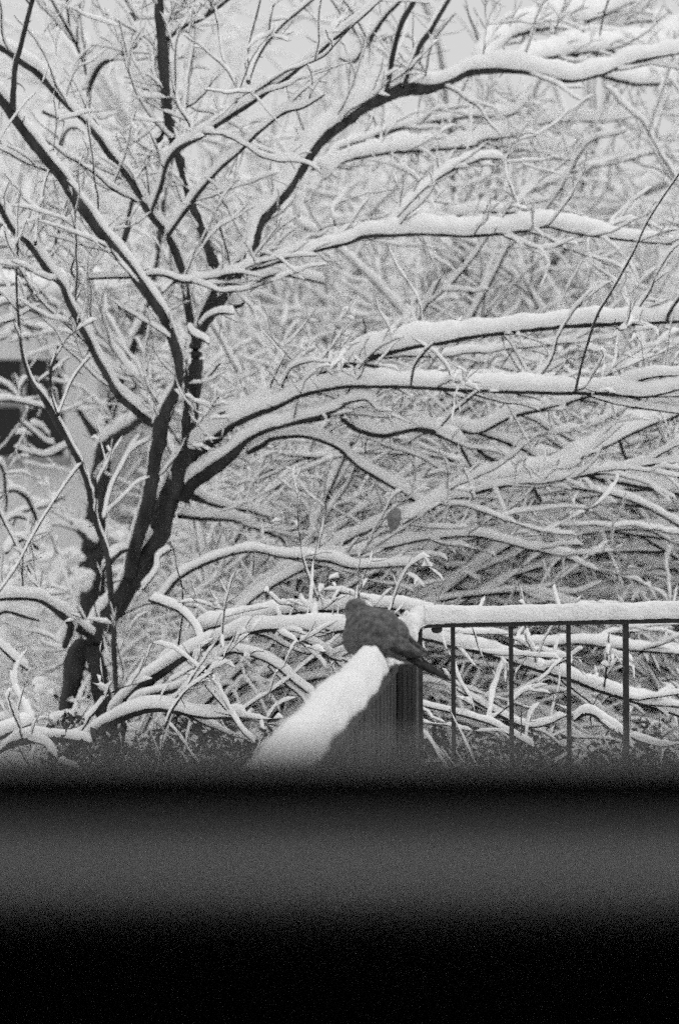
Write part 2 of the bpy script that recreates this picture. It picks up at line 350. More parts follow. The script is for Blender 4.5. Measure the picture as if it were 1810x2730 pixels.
T("A1500,830,10 B20,750,14 B200,710,16 B400,695,17 B600,680,15 B625,655,14 B700,640,9 B900,630,7", 6.9, 8.2, snow=66, tw=8, sec=0.9, bark='twig', twl=0.3)
T("B440,570,14 B550,610,12 B620,660,16 B680,700,13 B780,705,11 B950,680,8", 8.0, 8.6, snow=36, tw=7, sec=0.9, bark='twig', twl=0.3)
T("B205,1080,12 B330,930,10 B430,840,10 B560,770,11 B680,735,9 B760,740,6", 6.5, 6.8, snow=44, tw=8, sec=0.9, bark='twig', twl=0.3)
T("B815,985,14 B830,940,11 B870,890,11 B970,840,9 B1100,790,9 B1290,750,8 B1450,700,7 B1600,600,6", 7.8, 8.8, snow=44, tw=8, sec=0.9, bark='twig', twl=0.35)
T("B490,1005,16 B560,1000,16 B660,985,14 B780,985,13 B870,985,9", 7.0, 7.1, snow=44, tw=8, sec=0.9, bark='twig', twl=0.3)
T("B820,610,9 B950,570,9 B1080,560,9 B1250,560,7 B1400,530,6", 8.2, 9.2, snow=52, tw=8, sec=0.9, bark='twig', twl=0.3)
T("D1088,595,14 D1105,520,12 D1130,430,11 D1180,260,11 D1250,140,9 B1340,1200,9 B1430,1010,8 B1568,800,7 B1650,690,5", 5.95, 5.6, snow=8, tw=1.5, twl=0.25, name='shoot')
T("D328,578,10 D345,480,10 D385,420,10 D440,372,8", 6.1, 5.9, snow=14, tw=1, twl=0.2, name='shoot')
T("D110,370,12 D122,310,10 D108,255,8", 6.9, 6.9, snow=5, tw=2, twl=0.15, name='shoot')
T("D470,755,9 D520,700,9 D590,640,9 D650,590,8", 6.2, 6.0, snow=16, tw=2, twl=0.2, name='shoot')
T("D1510,275,16 D1520,235,14 D1568,165,12 D1620,90,9", 6.1, 6.0, snow=12, tw=2, twl=0.25, name='shoot')
T("D1270,590,9 D1330,560,10 D1450,530,10 D1568,525,10 D1660,500,8", 6.0, 5.9, snow=50, tw=6, bark='twig', twl=0.3)

# slender leaning stem on the left with its own foot
stem = empty('young_tree', tuple(P(330, 2150, 6.2) * np.array([1, 1, 0])), 'slender dark sapling leaning left across the grey house wall', 'tree')
S = lambda *a, **k: traced(stem, *a, sec=0.3, **k)
S("E560,1330,24 E545,900,24 E515,300,28 E500,150,30 E480,80,26 C445,1213,26 C430,1130,26 C400,1000,28 C370,920,28 C325,840,26 C290,780,30 C240,690,34 C190,610,22 C140,540,18 C105,430,15 C88,280,12 C80,60,10 A85,1100,8", 6.2, 6.0, snow=20, tw=2.5, twl=0.4, name='trunk')
S("C270,705,14 C240,600,15 C235,500,15 C255,440,16 C270,385,8", 6.0, 6.05, snow=8, tw=2.5, twl=0.2)
S("C268,712,9 C295,640,10 C330,560,10 C370,490,10 C415,440,7", 6.0, 6.1, snow=12, tw=1.5, twl=0.25)
S("C382,922,9 C300,1030,9 C190,1200,9 E90,170,9 E30,260,8 E-60,390,7", 6.05, 5.8, snow=16, tw=1.5, twl=0.3)
S("C480,1190,16 C500,1090,14 C525,1015,13 C600,880,12 C655,790,8", 6.2, 6.4, snow=22, tw=2.5, twl=0.3)
S("E500,170,40 E545,130,36 E590,115,14", 6.25, 6.4, snow=28, tw=2, twl=0.2)

# second tree behind, seen in pieces between the limbs of the first
t2 = empty('snowy_tree', tuple(P(250, 1900, 8.6) * np.array([1, 1, 0])), 'thick trunked snowy tree standing just behind the dark forked tree', 'tree')
T2 = lambda *a, **k: traced(t2, *a, sec=0.8, **k)
T2("E440,900,120 E430,500,120 E430,200,115 E440,40,105 C455,1060,90 C470,930,80 C500,720,68 C535,600,60 C580,470,46 C620,380,40 C660,290,34 C700,130,28 A740,1100,26 A760,900,22 A800,700,16", 8.6, 8.8, snow=60, tw=5, twl=0.5, name='trunk', gap=0.25)
T2("C470,870,60 C540,800,42 C600,760,40 C680,700,30 C760,650,22", 8.6, 8.4, snow=70, tw=5, twl=0.4)
T2("C480,850,50 C430,780,40 C400,740,26 C350,660,18", 8.6, 8.5, snow=60, tw=4, twl=0.4)
T2("E440,100,50 E380,40,36 E330,-10,26", 8.6, 8.6, snow=60, tw=4, twl=0.4)
T2("C590,470,40 C640,540,26 C610,590,20", 8.7, 8.6, snow=50, tw=4, twl=0.3)

# shrub of long arching canes, rooted left, bowing behind the railing
can = empty('arching_shrub', tuple(P(250, 2100, 6.0) * np.array([1, 1, 0])), 'low shrub of long snow-laden canes arching behind the bird and railing', 'shrub')
K = lambda *a, **k: traced(can, *a, bark='twig', tw0=0.35, name=k.pop('name', 'cane'), **k)
K("E470,1250,50 E520,930,46 E640,760,44 E740,690,36 E860,610,28 E960,565,22 E1100,515,19 E1250,485,18 E1400,478,18 E1568,490,17 F200,500,16 F360,520,16 F540,565,16 F700,605,16 F900,665,16 F1060,715,18 F1200,770,16 F1400,830,15 F1600,895,12", 6.0, 5.7, snow=62, tw=7, twl=0.35, dmid=5.5)
K("E500,1250,40 E560,950,36 E700,730,28 E830,600,22 E940,500,22 E1060,460,20 E1250,425,18 E1400,405,17 E1568,395,16 F60,380,14 F200,385,12 F360,400,10 F500,430,8", 6.1, 5.8, snow=56, tw=7, twl=0.35, dmid=5.8)
K("E200,1180,46 E330,1030,44 E410,990,40 E500,925,36 E600,880,30 E700,855,24 E800,860,20 E900,885,17 E1000,890,14 E1150,880,10", 5.7, 5.5, snow=48, tw=7, twl=0.3)
K("E540,1100,34 E600,860,28 E700,790,22 E800,765,20 E880,730,17 E960,660,15 E1040,600,14 E1110,590,14 E1250,640,14 E1380,740,13 E1450,790,8", 5.9, 5.5, snow=44, tw=6, twl=0.3)
K("E1200,500,22 E1300,500,20 E1420,540,18 E1520,600,16 E1600,670,12", 5.8, 5.6, snow=36, tw=7, twl=0.3)
K("E690,345,16 E760,370,16 E830,400,16 E900,470,16 E930,540,14 E945,600,10 E930,680,8", 5.9, 5.7, snow=38, tw=3, twl=0.25)
K("E730,370,14 E780,300,18 E830,245,18 E950,180,17 E1060,140,14 E1180,120,12 E1320,150,12 E1500,165,14 F0,185,12 F70,200,14 F200,195,10 F360,185,8", 6.3, 6.4, snow=44, tw=6, twl=0.35)
K("E1060,450,12 E1130,380,14 E1200,320,14 E1300,260,14 E1440,190,12 E1560,150,10 F120,130,14 F250,98,14 F400,68,13 F600,50,12 F700,62,10 F900,120,9 F1100,160,8", 6.4, 6.6, snow=44, tw=6, twl=0.35)
K("E660,300,12 E720,220,12 E740,150,12 E800,110,9", 6.3, 6.4, snow=30, tw=7, twl=0.25)
K("E820,600,14 E900,540,14 E790,640,14", 6.0, 6.0, snow=30, tw=2, twl=0.2)
K("E950,740,13 E1000,800,13 E1060,870,12 E1120,950,12 E1180,1010,9", 5.5, 5.4, snow=26, tw=6, twl=0.25)
K("E1240,650,14 E1330,740,14 E1400,800,12 E1440,870,8", 5.6, 5.5, snow=30, tw=6, twl=0.25)
K("E770,920,12 E800,850,11 E880,740,10 E960,650,9", 5.4, 5.4, snow=16, tw=3, twl=0.25)
K("F800,555,10 F950,560,12 F1100,550,12 F1300,575,12 F1500,590,10 F1640,600,8", 5.9, 6.1, snow=48, tw=7, twl=0.3)
K("F360,830,10 F540,870,12 F700,920,12 F790,970,10 F900,1030,8", 5.4, 5.3, snow=30, tw=7, twl=0.3)
K("F1080,905,12 F1150,870,16 F1220,910,18 F1300,965,16 F1350,1030,14", 5.3, 5.2, snow=34, tw=6, twl=0.25)
K("F540,760,10 F650,830,12 F760,890,12 F860,930,10 F960,920,10 F1050,880,8", 5.5, 5.5, snow=30, tw=7, twl=0.3)

def sweep(parent, p, az, el, L, r0, h, g, name='cane'):
    d = np.array([math.cos(az) * math.cos(el), math.sin(az) * math.cos(el), math.sin(el)])
    path = grow(p, d, L, 0.025, 0.03, (0, 0, -g / L))
    n = len(path); r = np.linspace(r0, 0.0035, n)
    wood, snw = Tubes(), Tubes()
    wood_tube(wood, path, r, 6, 0.08); snow_tube(snw, path, r, np.linspace(h, h * 0.7, n), 9, 0.025, 0.12)
    for _ in range(rng.poisson(L * 4)):
        i = int((0.15 + 0.83 * rng.random()) * (n - 1))
        t = path[min(i + 1, n - 1)] - path[max(i - 1, 0)]; t /= np.linalg.norm(t)
        dd = t + rand_dir() * 0.5; dd /= np.linalg.norm(dd)
        twig(wood, snw, path[i], dd, 0.2 + 0.6 * rng.random(), 0.0034, h * 0.65, 1, 0.025, 0.11, (0, 0, -0.3), 4, 4.5, 0.12, 7, 0.45, 0.1)
    o = wood.build(name, M['twig'], parent); snw.build('snow_cap', M['snow'], o)
for q in range(30):
    p = P(rng.uniform(360, 560), 1800, rng.uniform(6.7, 7.9)); p[2] = rng.uniform(0.2, 0.5)
    sweep(can, p, rng.uniform(-0.12, 0.75), math.radians(rng.uniform(12, 66)), rng.uniform(1.8, 3.4), rng.uniform(0.006, 0.011), rng.uniform(0.022, 0.036), rng.uniform(1.1, 1.9))

# left: shrub with heavy snow clods
lsh = empty('snow_clad_bush', tuple(P(60, 2150, 5.6) * np.array([1, 1, 0])), 'broad low bush buried under heavy snow clods beside the tree foot', 'bush')
K2 = lambda *a, **k: traced(lsh, *a, bark='twig', tw0=0.25, sec=0.5, name=k.pop('name', 'branch'), **k)
K2("E300,560,30 E330,470,34 E290,420,34 E250,390,20 E180,350,18 E80,340,16 E0,345,15 E-60,360,10", 6.3, 5.9, snow=64, tw=6, twl=0.3, twh=0.03)
K2("E430,520,34 E380,490,34 E340,450,30 E300,410,22 E255,395,14", 6.4, 6.2, snow=40, tw=6, twl=0.25, twh=0.03)
K2("E-120,1200,30 E-30,1060,36 E100,1000,40 E250,990,36 E350,1000,30 E430,1010,24", 5.6, 5.5, snow=44, tw=7, twl=0.3, twh=0.03)
K2("E-40,1000,30 E40,965,26 E130,930,20 E170,900,14", 5.5, 5.6, snow=60, tw=7, twl=0.3, twh=0.03)
K2("E30,130,16 E60,90,24 E120,70,16 E180,110,10", 6.4, 6.6, snow=40, tw=7, twl=0.3, twh=0.03)
K2("E-40,450,14 E20,400,16 E100,420,18 E180,440,14", 6.5, 6.6, snow=50, tw=9, twl=0.3, twh=0.03)
K2("E-40,520,12 E50,610,14 E130,670,12", 6.0, 6.0, snow=40, tw=2, twl=0.3)
K2("E160,740,12 E200,770,13 E270,790,14", 6.1, 6.3, snow=50, tw=6, twl=0.2, twh=0.03)
K2("E220,930,14 E300,920,16 E370,905,14", 6.0, 6.2, snow=50, tw=6, twl=0.2, twh=0.03)
for sp, dd in [("C-40,645,12 C60,640,14 C200,665,12 C270,705,9", 7.6), ("C-30,545,12 C40,580,12 C85,640,10", 7.8), ("C95,735,12 C160,785,14 C215,830,12 C260,850,9", 7.7),
               ("C70,795,10 C150,800,12 C240,835,10", 7.9), ("C60,850,12 C130,885,13 C220,895,12 C310,850,12 C350,840,9", 7.8), ("C130,745,10 C190,770,11 C235,800,9", 8.0),
               ("C60,510,9 C75,560,10 C95,640,9", 7.9), ("C130,530,9 C100,590,10 C95,650,9", 7.8), ("C170,570,20 C200,620,24 C215,660,12", 7.7), ("C250,580,10 C255,620,12 C265,660,9", 7.7),
               ("C-30,900,12 C15,960,14 C25,1060,12 C30,1150,10", 7.2), ("C0,1090,16 C60,1050,18 C120,1080,20 C150,1140,16 C175,1213,12", 7.3), ("C60,1213,14 C90,1160,14 C200,1130,12 C300,1080,10", 7.5),
               ("C20,1213,14 C60,1180,14 C130,1190,12", 7.4)]:
    K2(sp, dd, dd + 0.1, snow=26, tw=1.5, twl=0.18, twh=0.02, twup=0.1, jag=1.5)
for sp, dd in [("C-40,110,12 C60,95,13 C150,110,12 C230,160,9", 7.8), ("C-40,215,12 C50,190,14 C140,225,13 C240,290,10", 8.0), ("C-30,300,12 C60,270,13 C150,300,12 C230,340,9", 7.9), ("C60,20,10 C120,90,12 C160,160,12 C250,200,10 C320,260,8", 8.1),
               ("C-40,30,12 C60,20,12 C140,50,12 C200,40,9", 8.0), ("C-40,160,12 C30,150,12 C110,160,12 C200,120,10", 8.2), ("C-30,370,10 C60,330,12 C130,350,10", 8.0), ("A-40,1150,12 A60,1130,12 A150,1180,12 A260,1160,9", 8.0)]:
    K2(sp, dd, dd + 0.3, snow=30, tw=4, twl=0.34, twh=0.020, twup=0.2, jag=3.0, gap=0.22)
for x, y, sx, sz, d in [(280, 230, 45, 95, 7.2), (205, 40, 34, 60, 7.2), (175, 240, 40, 40, 7.0), (100, 150, 50, 40, 7.2), (30, 220, 55, 40, 6.8),
                        (100, 260, 60, 40, 6.7), (380, 250, 60, 60, 7.6), (200, 320, 120, 32, 6.9), (60, 330, 90, 36, 6.6), (360, 150, 40, 30, 7.6),
                        (30, 960, 70, 50, 5.6), (110, 940, 45, 40, 5.6), (200, 760, 40, 50, 6.1), (400, 860, 40, 40, 6.4), (260, 300, 80, 40, 7.0)]:
    c = P(x * SC, 1400 + y * SC, d); k = SC * d / FPX; clods = Tubes()
    for _ in range(9):
        o = np.array([rng.normal(0, .35 * sx * k), rng.normal(0, .35 * sx * k), rng.normal(0, .35 * sz * k)])
        q = 0.35 + 0.35 * rng.random()
        blob(clods, c + o, sx * k * q, sx * k * q, sz * k * q * 0.8, 9, 6)
    clods.build('snow_clod', M['snow'], lsh)

# leaning tree out of frame on the right: its long branches reach in
rt = empty('leaning_tree', tuple(P(2250, 2000, 7.2) * np.array([1, 1, 0])), 'tree beyond the railing reaching long snowy branches in from the right edge', 'tree')
Q = lambda *a, **k: traced(rt, *a, bark='twig', **k)
Q("F2330,1200,150 F2330,600,140 F2300,100,130 D2250,1000,110 D2200,600,90 D2300,200,70", 7.2, 7.3, snow=30, tw=0.5, name='trunk')
Q("D2220,780,60 D1900,640,30 D1700,650,22 D1568,705,18 D1400,765,17 D1200,865,16 D1000,955,15 D800,988,15 D600,1045,14 D450,1115,14 D340,1175,14 D290,1205,10", 7.2, 6.4, snow=72, tw=4, sec=0.7, twl=0.35)
Q("D2260,1080,60 D1900,1090,34 D1568,1070,20 D1400,1040,18 D1200,1000,17 D1100,960,14 D1040,945,10", 7.2, 6.9, snow=64, tw=6, twl=0.35)
Q("D2240,1000,40 D1900,900,26 D1700,780,18 D1500,720,14 D1350,735,12 D1250,690,12 D1150,640,10 D1000,645,8", 7.2, 7.4, snow=54, tw=7, twl=0.35)
Q("D2260,1150,40 D1900,1160,24 D1568,1150,14 D1400,1130,14 D1240,1112,14 D1080,1145,13 D920,1190,12 F820,40,10 F740,60,7", 7.2, 7.2, snow=50, tw=6, twl=0.35)
Q("D640,865,24 D680,895,22 D720,920,26 D800,930,22 D920,912,15 D1040,940,10", 6.9, 7.0, snow=56, tw=4, twl=0.3)
Q("F2320,150,30 F1900,130,20 F1568,200,14 F1400,190,14 F1250,150,12 F1100,130,8", 7.2, 7.6, snow=50, tw=7, twl=0.35)
Q("D1290,820,16 D1310,880,16 D1345,940,14", 6.9, 7.0, snow=6, tw=4, twl=0.25, name='shoot')
Q("D840,990,14 D890,1040,20 D930,1100,16", 6.7, 6.8, snow=14, tw=4, twl=0.25, name='shoot')
Q("D595,1045,14 D598,1090,10 D615,1120,7", 6.6, 6.6, snow=4, tw=2, twl=0.2, name='shoot')

# low evergreen hedges in the shade under the shrubs
def hedge(name, label, px0, px1, d, ytop, n):
    o0 = P((px0 + px1) / 2, 1900, d); root = empty(name, (o0[0], o0[1], 0), label, 'hedge')
    V = np.zeros((n, 4, 3)); 
    for i in range(n):
        dd = d + rng.normal(0, 0.16); px = px0 + (px1 - px0) * rng.random()
        zt = P(px, ytop + 26 * math.sin(px * 0.021) + 16 * math.sin(px * 0.057 + 1), d)[2]
        z = zt * (1.06 - rng.random() ** 0.75)
        c = np.array([(px - 905) / FPX * dd, dd, z]); a = rand_dir(); b = np.cross(a, rand_dir()); b /= np.linalg.norm(b) + 1e-9
        l = 0.010 + 0.014 * rng.random(); w = l * 0.45
        V[i] = [c - a * l, c + b * w, c + a * l, c - b * w]
    tb = Tubes(); tb.V.append(V.reshape(-1, 3)); tb.F.append(np.arange(n * 4).reshape(n, 4)); tb.n = n * 4
    tb.build('foliage', M['leaf'], root)
    st, sn = Tubes(), Tubes()
    for _ in range(int((px1 - px0) / 9)):
        px = px0 + (px1 - px0) * rng.random(); p = P(px, 2000, d + rng.normal(0, .12)); p[2] = 0.25
        dr = np.array([rng.normal(0, .45), rng.normal(0, .3), 1.0]); dr /= np.linalg.norm(dr)
        twig(st, sn, p, dr, P(px, ytop, d)[2] - 0.25 + 0.10 * rng.random(), 0.004, 0.018, 1, 0.03, 0.15, (0, 0, 0), 4, 6.0, 0.15)
    st.build('stem', M['brush'], root); sn.build('snow_cap', M['snow'], root)
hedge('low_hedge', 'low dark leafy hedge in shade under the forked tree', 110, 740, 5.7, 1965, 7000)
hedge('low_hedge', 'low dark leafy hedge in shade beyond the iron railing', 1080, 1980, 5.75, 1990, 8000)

for q in range(16):
    p = P(rng.uniform(1950, 2350), 1700, rng.uniform(6.9, 8.2)); p[2] = rng.uniform(0.4, 1.3)
    sweep(rt, p, math.pi - rng.uniform(-0.1, 0.6), math.radians(rng.uniform(5, 55)), rng.uniform(1.6, 3.2), rng.uniform(0.006, 0.011), rng.uniform(0.022, 0.036), rng.uniform(0.8, 1.6), 'branch')

# ================================================================== procedural plants behind
def make_tree(name, label, cat, group, height, nl, seed_r, h, droop, bark='farbark', loc=(0, 0, 0)):
    root = empty(name, (0, 0, 0), label, cat, group)
    tw, cw, sn = Tubes(), Tubes(), Tubes()
    tp = grow((0, 0, -0.1), (0.05 * rng.standard_normal(), 0.05 * rng.standard_normal(), 1), height * 0.45, 0.06, 0.035, (0, 0, 0.3))
    wood_tube(tw, tp, np.linspace(seed_r, seed_r * 0.65, len(tp)), 8, 0.06)
    for i in range(nl):
        a = 2 * math.pi * (i + 0.6 * rng.random()) / nl
        el = math.radians(22 + 55 * rng.random())
        d = np.array([math.cos(a) * math.cos(el), math.sin(a) * math.cos(el), math.sin(el)])
        j = int((0.45 + 0.55 * i / nl) * (len(tp) - 1))
        L = height * (0.55 + 0.25 * rng.random())
        lp = grow(tp[j], d, L, 0.06, 0.06, (0, 0, droop))
        lr = np.linspace(seed_r * 0.5, 0.006, len(lp))
        wood_tube(cw, lp, lr, 6, 0.06); snow_tube(sn, lp, lr, np.full(len(lp), h * 2.0), 8, 0.06, 0.12, 0.0, True, 0.6)
        for _ in range(int(L * 3.0)):
            q = int((0.12 + 0.86 * rng.random()) * (len(lp) - 1))
            t = lp[min(q + 1, len(lp) - 1)] - lp[q - 1]; t /= np.linalg.norm(t)
            dd = t + rand_dir() * 0.5; dd /= np.linalg.norm(dd)
            twig(cw, sn, lp[q], dd, height * (0.14 + 0.24 * rng.random()), min(lr[q] * 0.6, 0.008), h * 1.0, 1, 0.06, 0.10, (0, 0, droop * 0.8), 4, 2.3, 0.05, 6, 0.5, 0.6)
    tw.build('trunk', M[bark], root)
    c = cw.build('crown', M[bark], root); sn.build('snow_cover', M['snow'], root)
    return root
def make_shrub(name, label, cat, group, nc, L, h, r=0.009, spread=1.0):
    root = empty(name, (0, 0, 0), label, cat, group)
    cw, sn = Tubes(), Tubes()
    for i in range(nc):
        a = 2 * math.pi * rng.random(); el = math.radians(35 + 50 * rng.random())
        d = np.array([math.cos(a) * math.cos(el), math.sin(a) * math.cos(el), math.sin(el)])
        p = np.array([rng.normal(0, .15), rng.normal(0, .15), -0.05])
        l = L * (0.6 + 0.6 * rng.random())
        cp = grow(p, d, l, 0.05, 0.06, (0, 0, -0.62 / L * 1.6 * spread))
        cr = np.linspace(r, 0.004, len(cp))
        wood_tube(cw, cp, cr, 5, 0.06); snow_tube(sn, cp, cr, np.full(len(cp), h * 1.7), 7, 0.05, 0.14, 0.0, True, 0.35)
        for _ in range(int(l * 4.2)):
            q = int((0.15 + 0.83 * rng.random()) * (len(cp) - 1))
            t = cp[min(q + 1, len(cp) - 1)] - cp[q - 1]; t /= np.linalg.norm(t)
            dd = t * 0.9 + rand_dir() * 0.6 + np.array([0, 0, 0.1]); dd /= np.linalg.norm(dd)
            twig(cw, sn, cp[q], dd, 0.35 + 0.7 * rng.random(), 0.0036, h, 1, 0.04, 0.09, (0, 0, -0.3), 4, 4.0, 0.08, 6, 0.5, 0.35)
    cw.build('crown', M['brush'], root); sn.build('snow_cover', M['snow'], root)
    return root
def dup(root, loc, rz, sc, label=None):
    r = root.copy(); COL.objects.link(r); place(r, loc, rz, sc)
    if label: r['label'] = label
    for ch in list(root.children):
        c = ch.copy(); COL.objects.link(c); c.parent = r; c.matrix_parent_inverse = Matrix.Identity(4)
    return r
def place(r, loc, rz, sc):
    r.location = loc; r.rotation_euler = (0, 0, rz); r.scale = (sc, sc, sc)

def make_fountain(name, label, cat, group, nc, L, h, fan, cr0=0.011, per=6, dens=3.4, hk=1.7):
    root = empty(name, (0, 0, 0), label, cat, group)
    cw, sn = Tubes(), Tubes()
    for i in range(nc):
        a = fan * (2 * rng.random() - 1); el = math.radians(28 + 50 * rng.random())
        d = np.array([math.cos(a) * math.cos(el), math.sin(a) * math.cos(el), math.sin(el)])
        p = np.array([rng.normal(0, .2), rng.normal(0, .2), -0.05])
        l = L * (0.55 + 0.6 * rng.random())
        cp = grow(p, d, l, 0.05, 0.035, (0, 0, -1.25 / L))
        cr = np.linspace(cr0, 0.0038, len(cp))
        wood_tube(cw, cp, cr, 5, 0.08); snow_tube(sn, cp, cr, np.full(len(cp), h * hk), 7, 0.05, 0.14, 0.0, True, 0.3)
        for _ in range(int(l * per)):
            q = int((0.10 + 0.88 * rng.random()) * (len(cp) - 1))
            t = cp[min(q + 1, len(cp) - 1)] - cp[q - 1]; t /= np.linalg.norm(t)
            dd = t + rand_dir() * 0.42; dd /= np.linalg.norm(dd)
            twig(cw, sn, cp[q], dd, 0.3 + 0.8 * rng.random(), 0.0044, h, 1, 0.035, 0.12, (0, 0, -0.35), 4, dens, 0.12, 6, 0.46, 0.12)
    cw.build('crown', M['brush'], root); sn.build('snow_cover', M['snow'], root)
    return root

SHL = 'bare twiggy shrub loaded with snow in the tangle behind the railing'
shr = [make_shrub('snowy_shrub', SHL, 'shrub', 'snowy shrubs of the thicket', 15, L, 0.034) for L in (1.7, 2.1, 2.5, 2.0)]
used = [False] * len(shr)
def put_shrub(px, d, sc, z=0.0):
    k = int(rng.integers(len(shr)))
    x = (px - 905) / FPX * d
    loc = (x, d, z); rz = rng.random() * 6.28
    if not used[k]: used[k] = True; place(shr[k], loc, rz, sc)
    else: dup(shr[k], loc, rz, sc)
for d, n, lo, hi, s0, s1 in [(7.7, 4, 560, 2000, 0.5, 0.62), (9.0, 4, 700, 2050, 0.7, 0.85), (11.0, 4, 800, 2050, 1.0, 1.2), (13.5, 4, 900, 2050, 1.3, 1.5)]:
    for i in range(n):
        put_shrub(lo + (hi - lo) * (i + 0.5 + 0.5 * (rng.random() - .5)) / n, d + rng.normal(0, .4), s0 + (s1 - s0) * rng.random())
for px, d, sc in [(-60, 8.0, 0.36), (90, 8.6, 0.38), (220, 9.2, 0.42), (10, 9.6, 0.42), (260, 7.6, 0.36)]:
    put_shrub(px, d, sc)
for k, u in enumerate(used):
    if not u: put = None; place(shr[k], (1.2 + k, 12.5, 0), 0, 1.2)

FOL = 'long stemmed shrub whose snowy canes sweep over in arcs behind the forked tree'
fou = [make_fountain('arching_thicket_shrub', FOL, 'shrub', 'arching shrubs of the thicket', 21, L, 0.030, fan) for L, fan in ((2.6, 1.1), (3.2, 0.5), (3.0, 3.14))]
for n_, (px, d, sc, k, rz) in enumerate([(480, 7.9, 0.75, 1, 0.35), (640, 8.8, 1.0, 1, 0.25), (900, 8.0, 0.7, 0, 0.0), (1250, 8.4, 0.72, 2, 0.4), (1600, 8.2, 0.7, 0, 2.9), (1950, 8.6, 0.9, 1, 3.1),
        (520, 10.0, 1.15, 1, 0.2), (980, 10.2, 1.05, 0, 0.3), (1350, 10.0, 1.0, 2, 2.0), (1750, 10.4, 1.1, 1, 3.3), (2150, 10.2, 1.2, 0, 3.0),
        (760, 12.0, 1.35, 1, 0.0), (1150, 12.2, 1.3, 2, 1.1), (1650, 12.4, 1.3, 0, 2.7), (2150, 12.2, 1.4, 1, 3.2),
        (900, 15.0, 1.7, 2, 0.5), (1500, 15.2, 1.7, 1, 2.9), (2050, 15.0, 1.7, 0, 3.1)]):
    loc = ((px - 905) / FPX * d, d, 0)
    if n_ in (0, 2, 3): place(fou[k], loc, rz, sc)
    else: dup(fou[k], loc, rz, sc)

MOL = 'stout caned shrub bowed under thick ropes of snow between the forked tree and the railing'
mid = [make_fountain('bowed_shrub', MOL, 'shrub', 'bowed shrubs under thick snow', 15, L, 0.030, 0.42, 0.014, 3.2, 2.2, 1.45) for L in (3.3, 2.7)]
for n_, (px, d, sc, k, rz) in enumerate([(420, 7.3, 0.95, 0, 0.42), (500, 7.7, 0.8, 1, 0.38), (2250, 7.4, 0.95, 0, 2.72), (2120, 7.2, 0.75, 1, 2.7), (620, 8.3, 1.1, 0, 0.3), (2330, 8.4, 1.2, 1, 2.8), (980, 7.4, 0.6, 1, 0.5)]):
    loc = ((px - 905) / FPX * d, d, 0)
    if n_ in (0, 1): place(mid[k], loc, rz, sc)
    else: dup(mid[k], loc, rz, sc)

TRL = 'bare snow-covered tree fading into the pale background'
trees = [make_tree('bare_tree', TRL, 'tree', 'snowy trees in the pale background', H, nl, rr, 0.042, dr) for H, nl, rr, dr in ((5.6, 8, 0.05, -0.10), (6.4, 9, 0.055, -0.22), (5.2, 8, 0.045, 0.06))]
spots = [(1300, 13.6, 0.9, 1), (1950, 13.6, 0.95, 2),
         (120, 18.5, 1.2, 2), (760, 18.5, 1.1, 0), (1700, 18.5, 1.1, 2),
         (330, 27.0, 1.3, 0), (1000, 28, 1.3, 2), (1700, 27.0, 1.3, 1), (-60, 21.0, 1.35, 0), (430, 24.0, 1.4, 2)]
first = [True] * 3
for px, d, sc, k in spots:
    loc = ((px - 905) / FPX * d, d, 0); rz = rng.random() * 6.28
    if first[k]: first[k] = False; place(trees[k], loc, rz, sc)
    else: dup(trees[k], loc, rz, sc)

# ================================================================== solid things
def box_bm(bm, x0, x1, y0, y1, z0, z1, rot=None, bev=0.0):
    r = bmesh.ops.create_cube(bm, size=1.0)
    vs = r['verts']
    for v in vs:
        v.co = Vector(((x0 + x1) / 2 + v.co.x * (x1 - x0), (y0 + y1) / 2 + v.co.y * (y1 - y0), (z0 + z1) / 2 + v.co.z * (z1 - z0)))
        if rot is not None: v.co = rot @ v.co
    if bev:
        es = list({e for v in vs for e in v.link_edges})
        bmesh.ops.bevel(bm, geom=es, offset=bev, segments=2, affect='EDGES', profile=0.7)
def bobj(name, bm, m, parent=None, smooth=False):
    me = bpy.data.meshes.new(name); bm.normal_update(); bm.to_mesh(me); bm.free(); me.materials.append(m)
    if smooth:
        me.polygons.foreach_set('use_smooth', np.ones(len(me.polygons), dtype=bool))
    return link(name, me, parent)
def boxobj(name, dims, m, parent=None, rot=None, bev=0.004):
    bm = bmesh.new()
    box_bm(bm, *dims, rot=rot, bev=bev); return bobj(name, bm, m, parent)

def ell(bm, c, s, u=20, v=14, rot=None):
    r = bmesh.ops.create_uvsphere(bm, u_segments=u, v_segments=v, radius=1.0)
    for w in r['verts']:
        co = Vector((w.co.x * s[0], w.co.y * s[1], w.co.z * s[2]))
        if rot is not None: co = rot @ co
        w.co = co + Vector(c)

# ---- ground
g = bmesh.new()
xs = np.r_[-400, -120, -40, np.linspace(-12, 12, 61), 40, 120, 400]; ys = np.r_[-60, -10, np.linspace(0.8, 30, 90), 60, 150, 600]
grid = []
for y in ys:
    row = []
    for x in xs:
        z = 0.0
        if abs(x) < 12.5 and 4.8 < y < 31:
            z = 0.10 * math.sin(x * 1.3 + 0.7 * math.sin(y)) * math.sin(y * 0.9 + x * 0.4) + 0.05 * math.sin(3.1 * x + y) + 0.03 * math.sin(5.2 * y - 2 * x)
            z += 0.25 * max(0, 1 - abs(y - 7) / 2.0) * max(0, min(1, (-x - 0.2) / 0.8))
        row.append(g.verts.new((x, y, z)))
    grid.append(row)
for i in range(len(ys) - 1):
    for j in range(len(xs) - 1):
        g.faces.new((grid[i][j], grid[i][j + 1], grid[i + 1][j + 1], grid[i + 1][j]))
go = bobj('ground', g, M['ground'], None, True); tag(go, 'snow covered ground under the shrubs', None, None, 'structure')

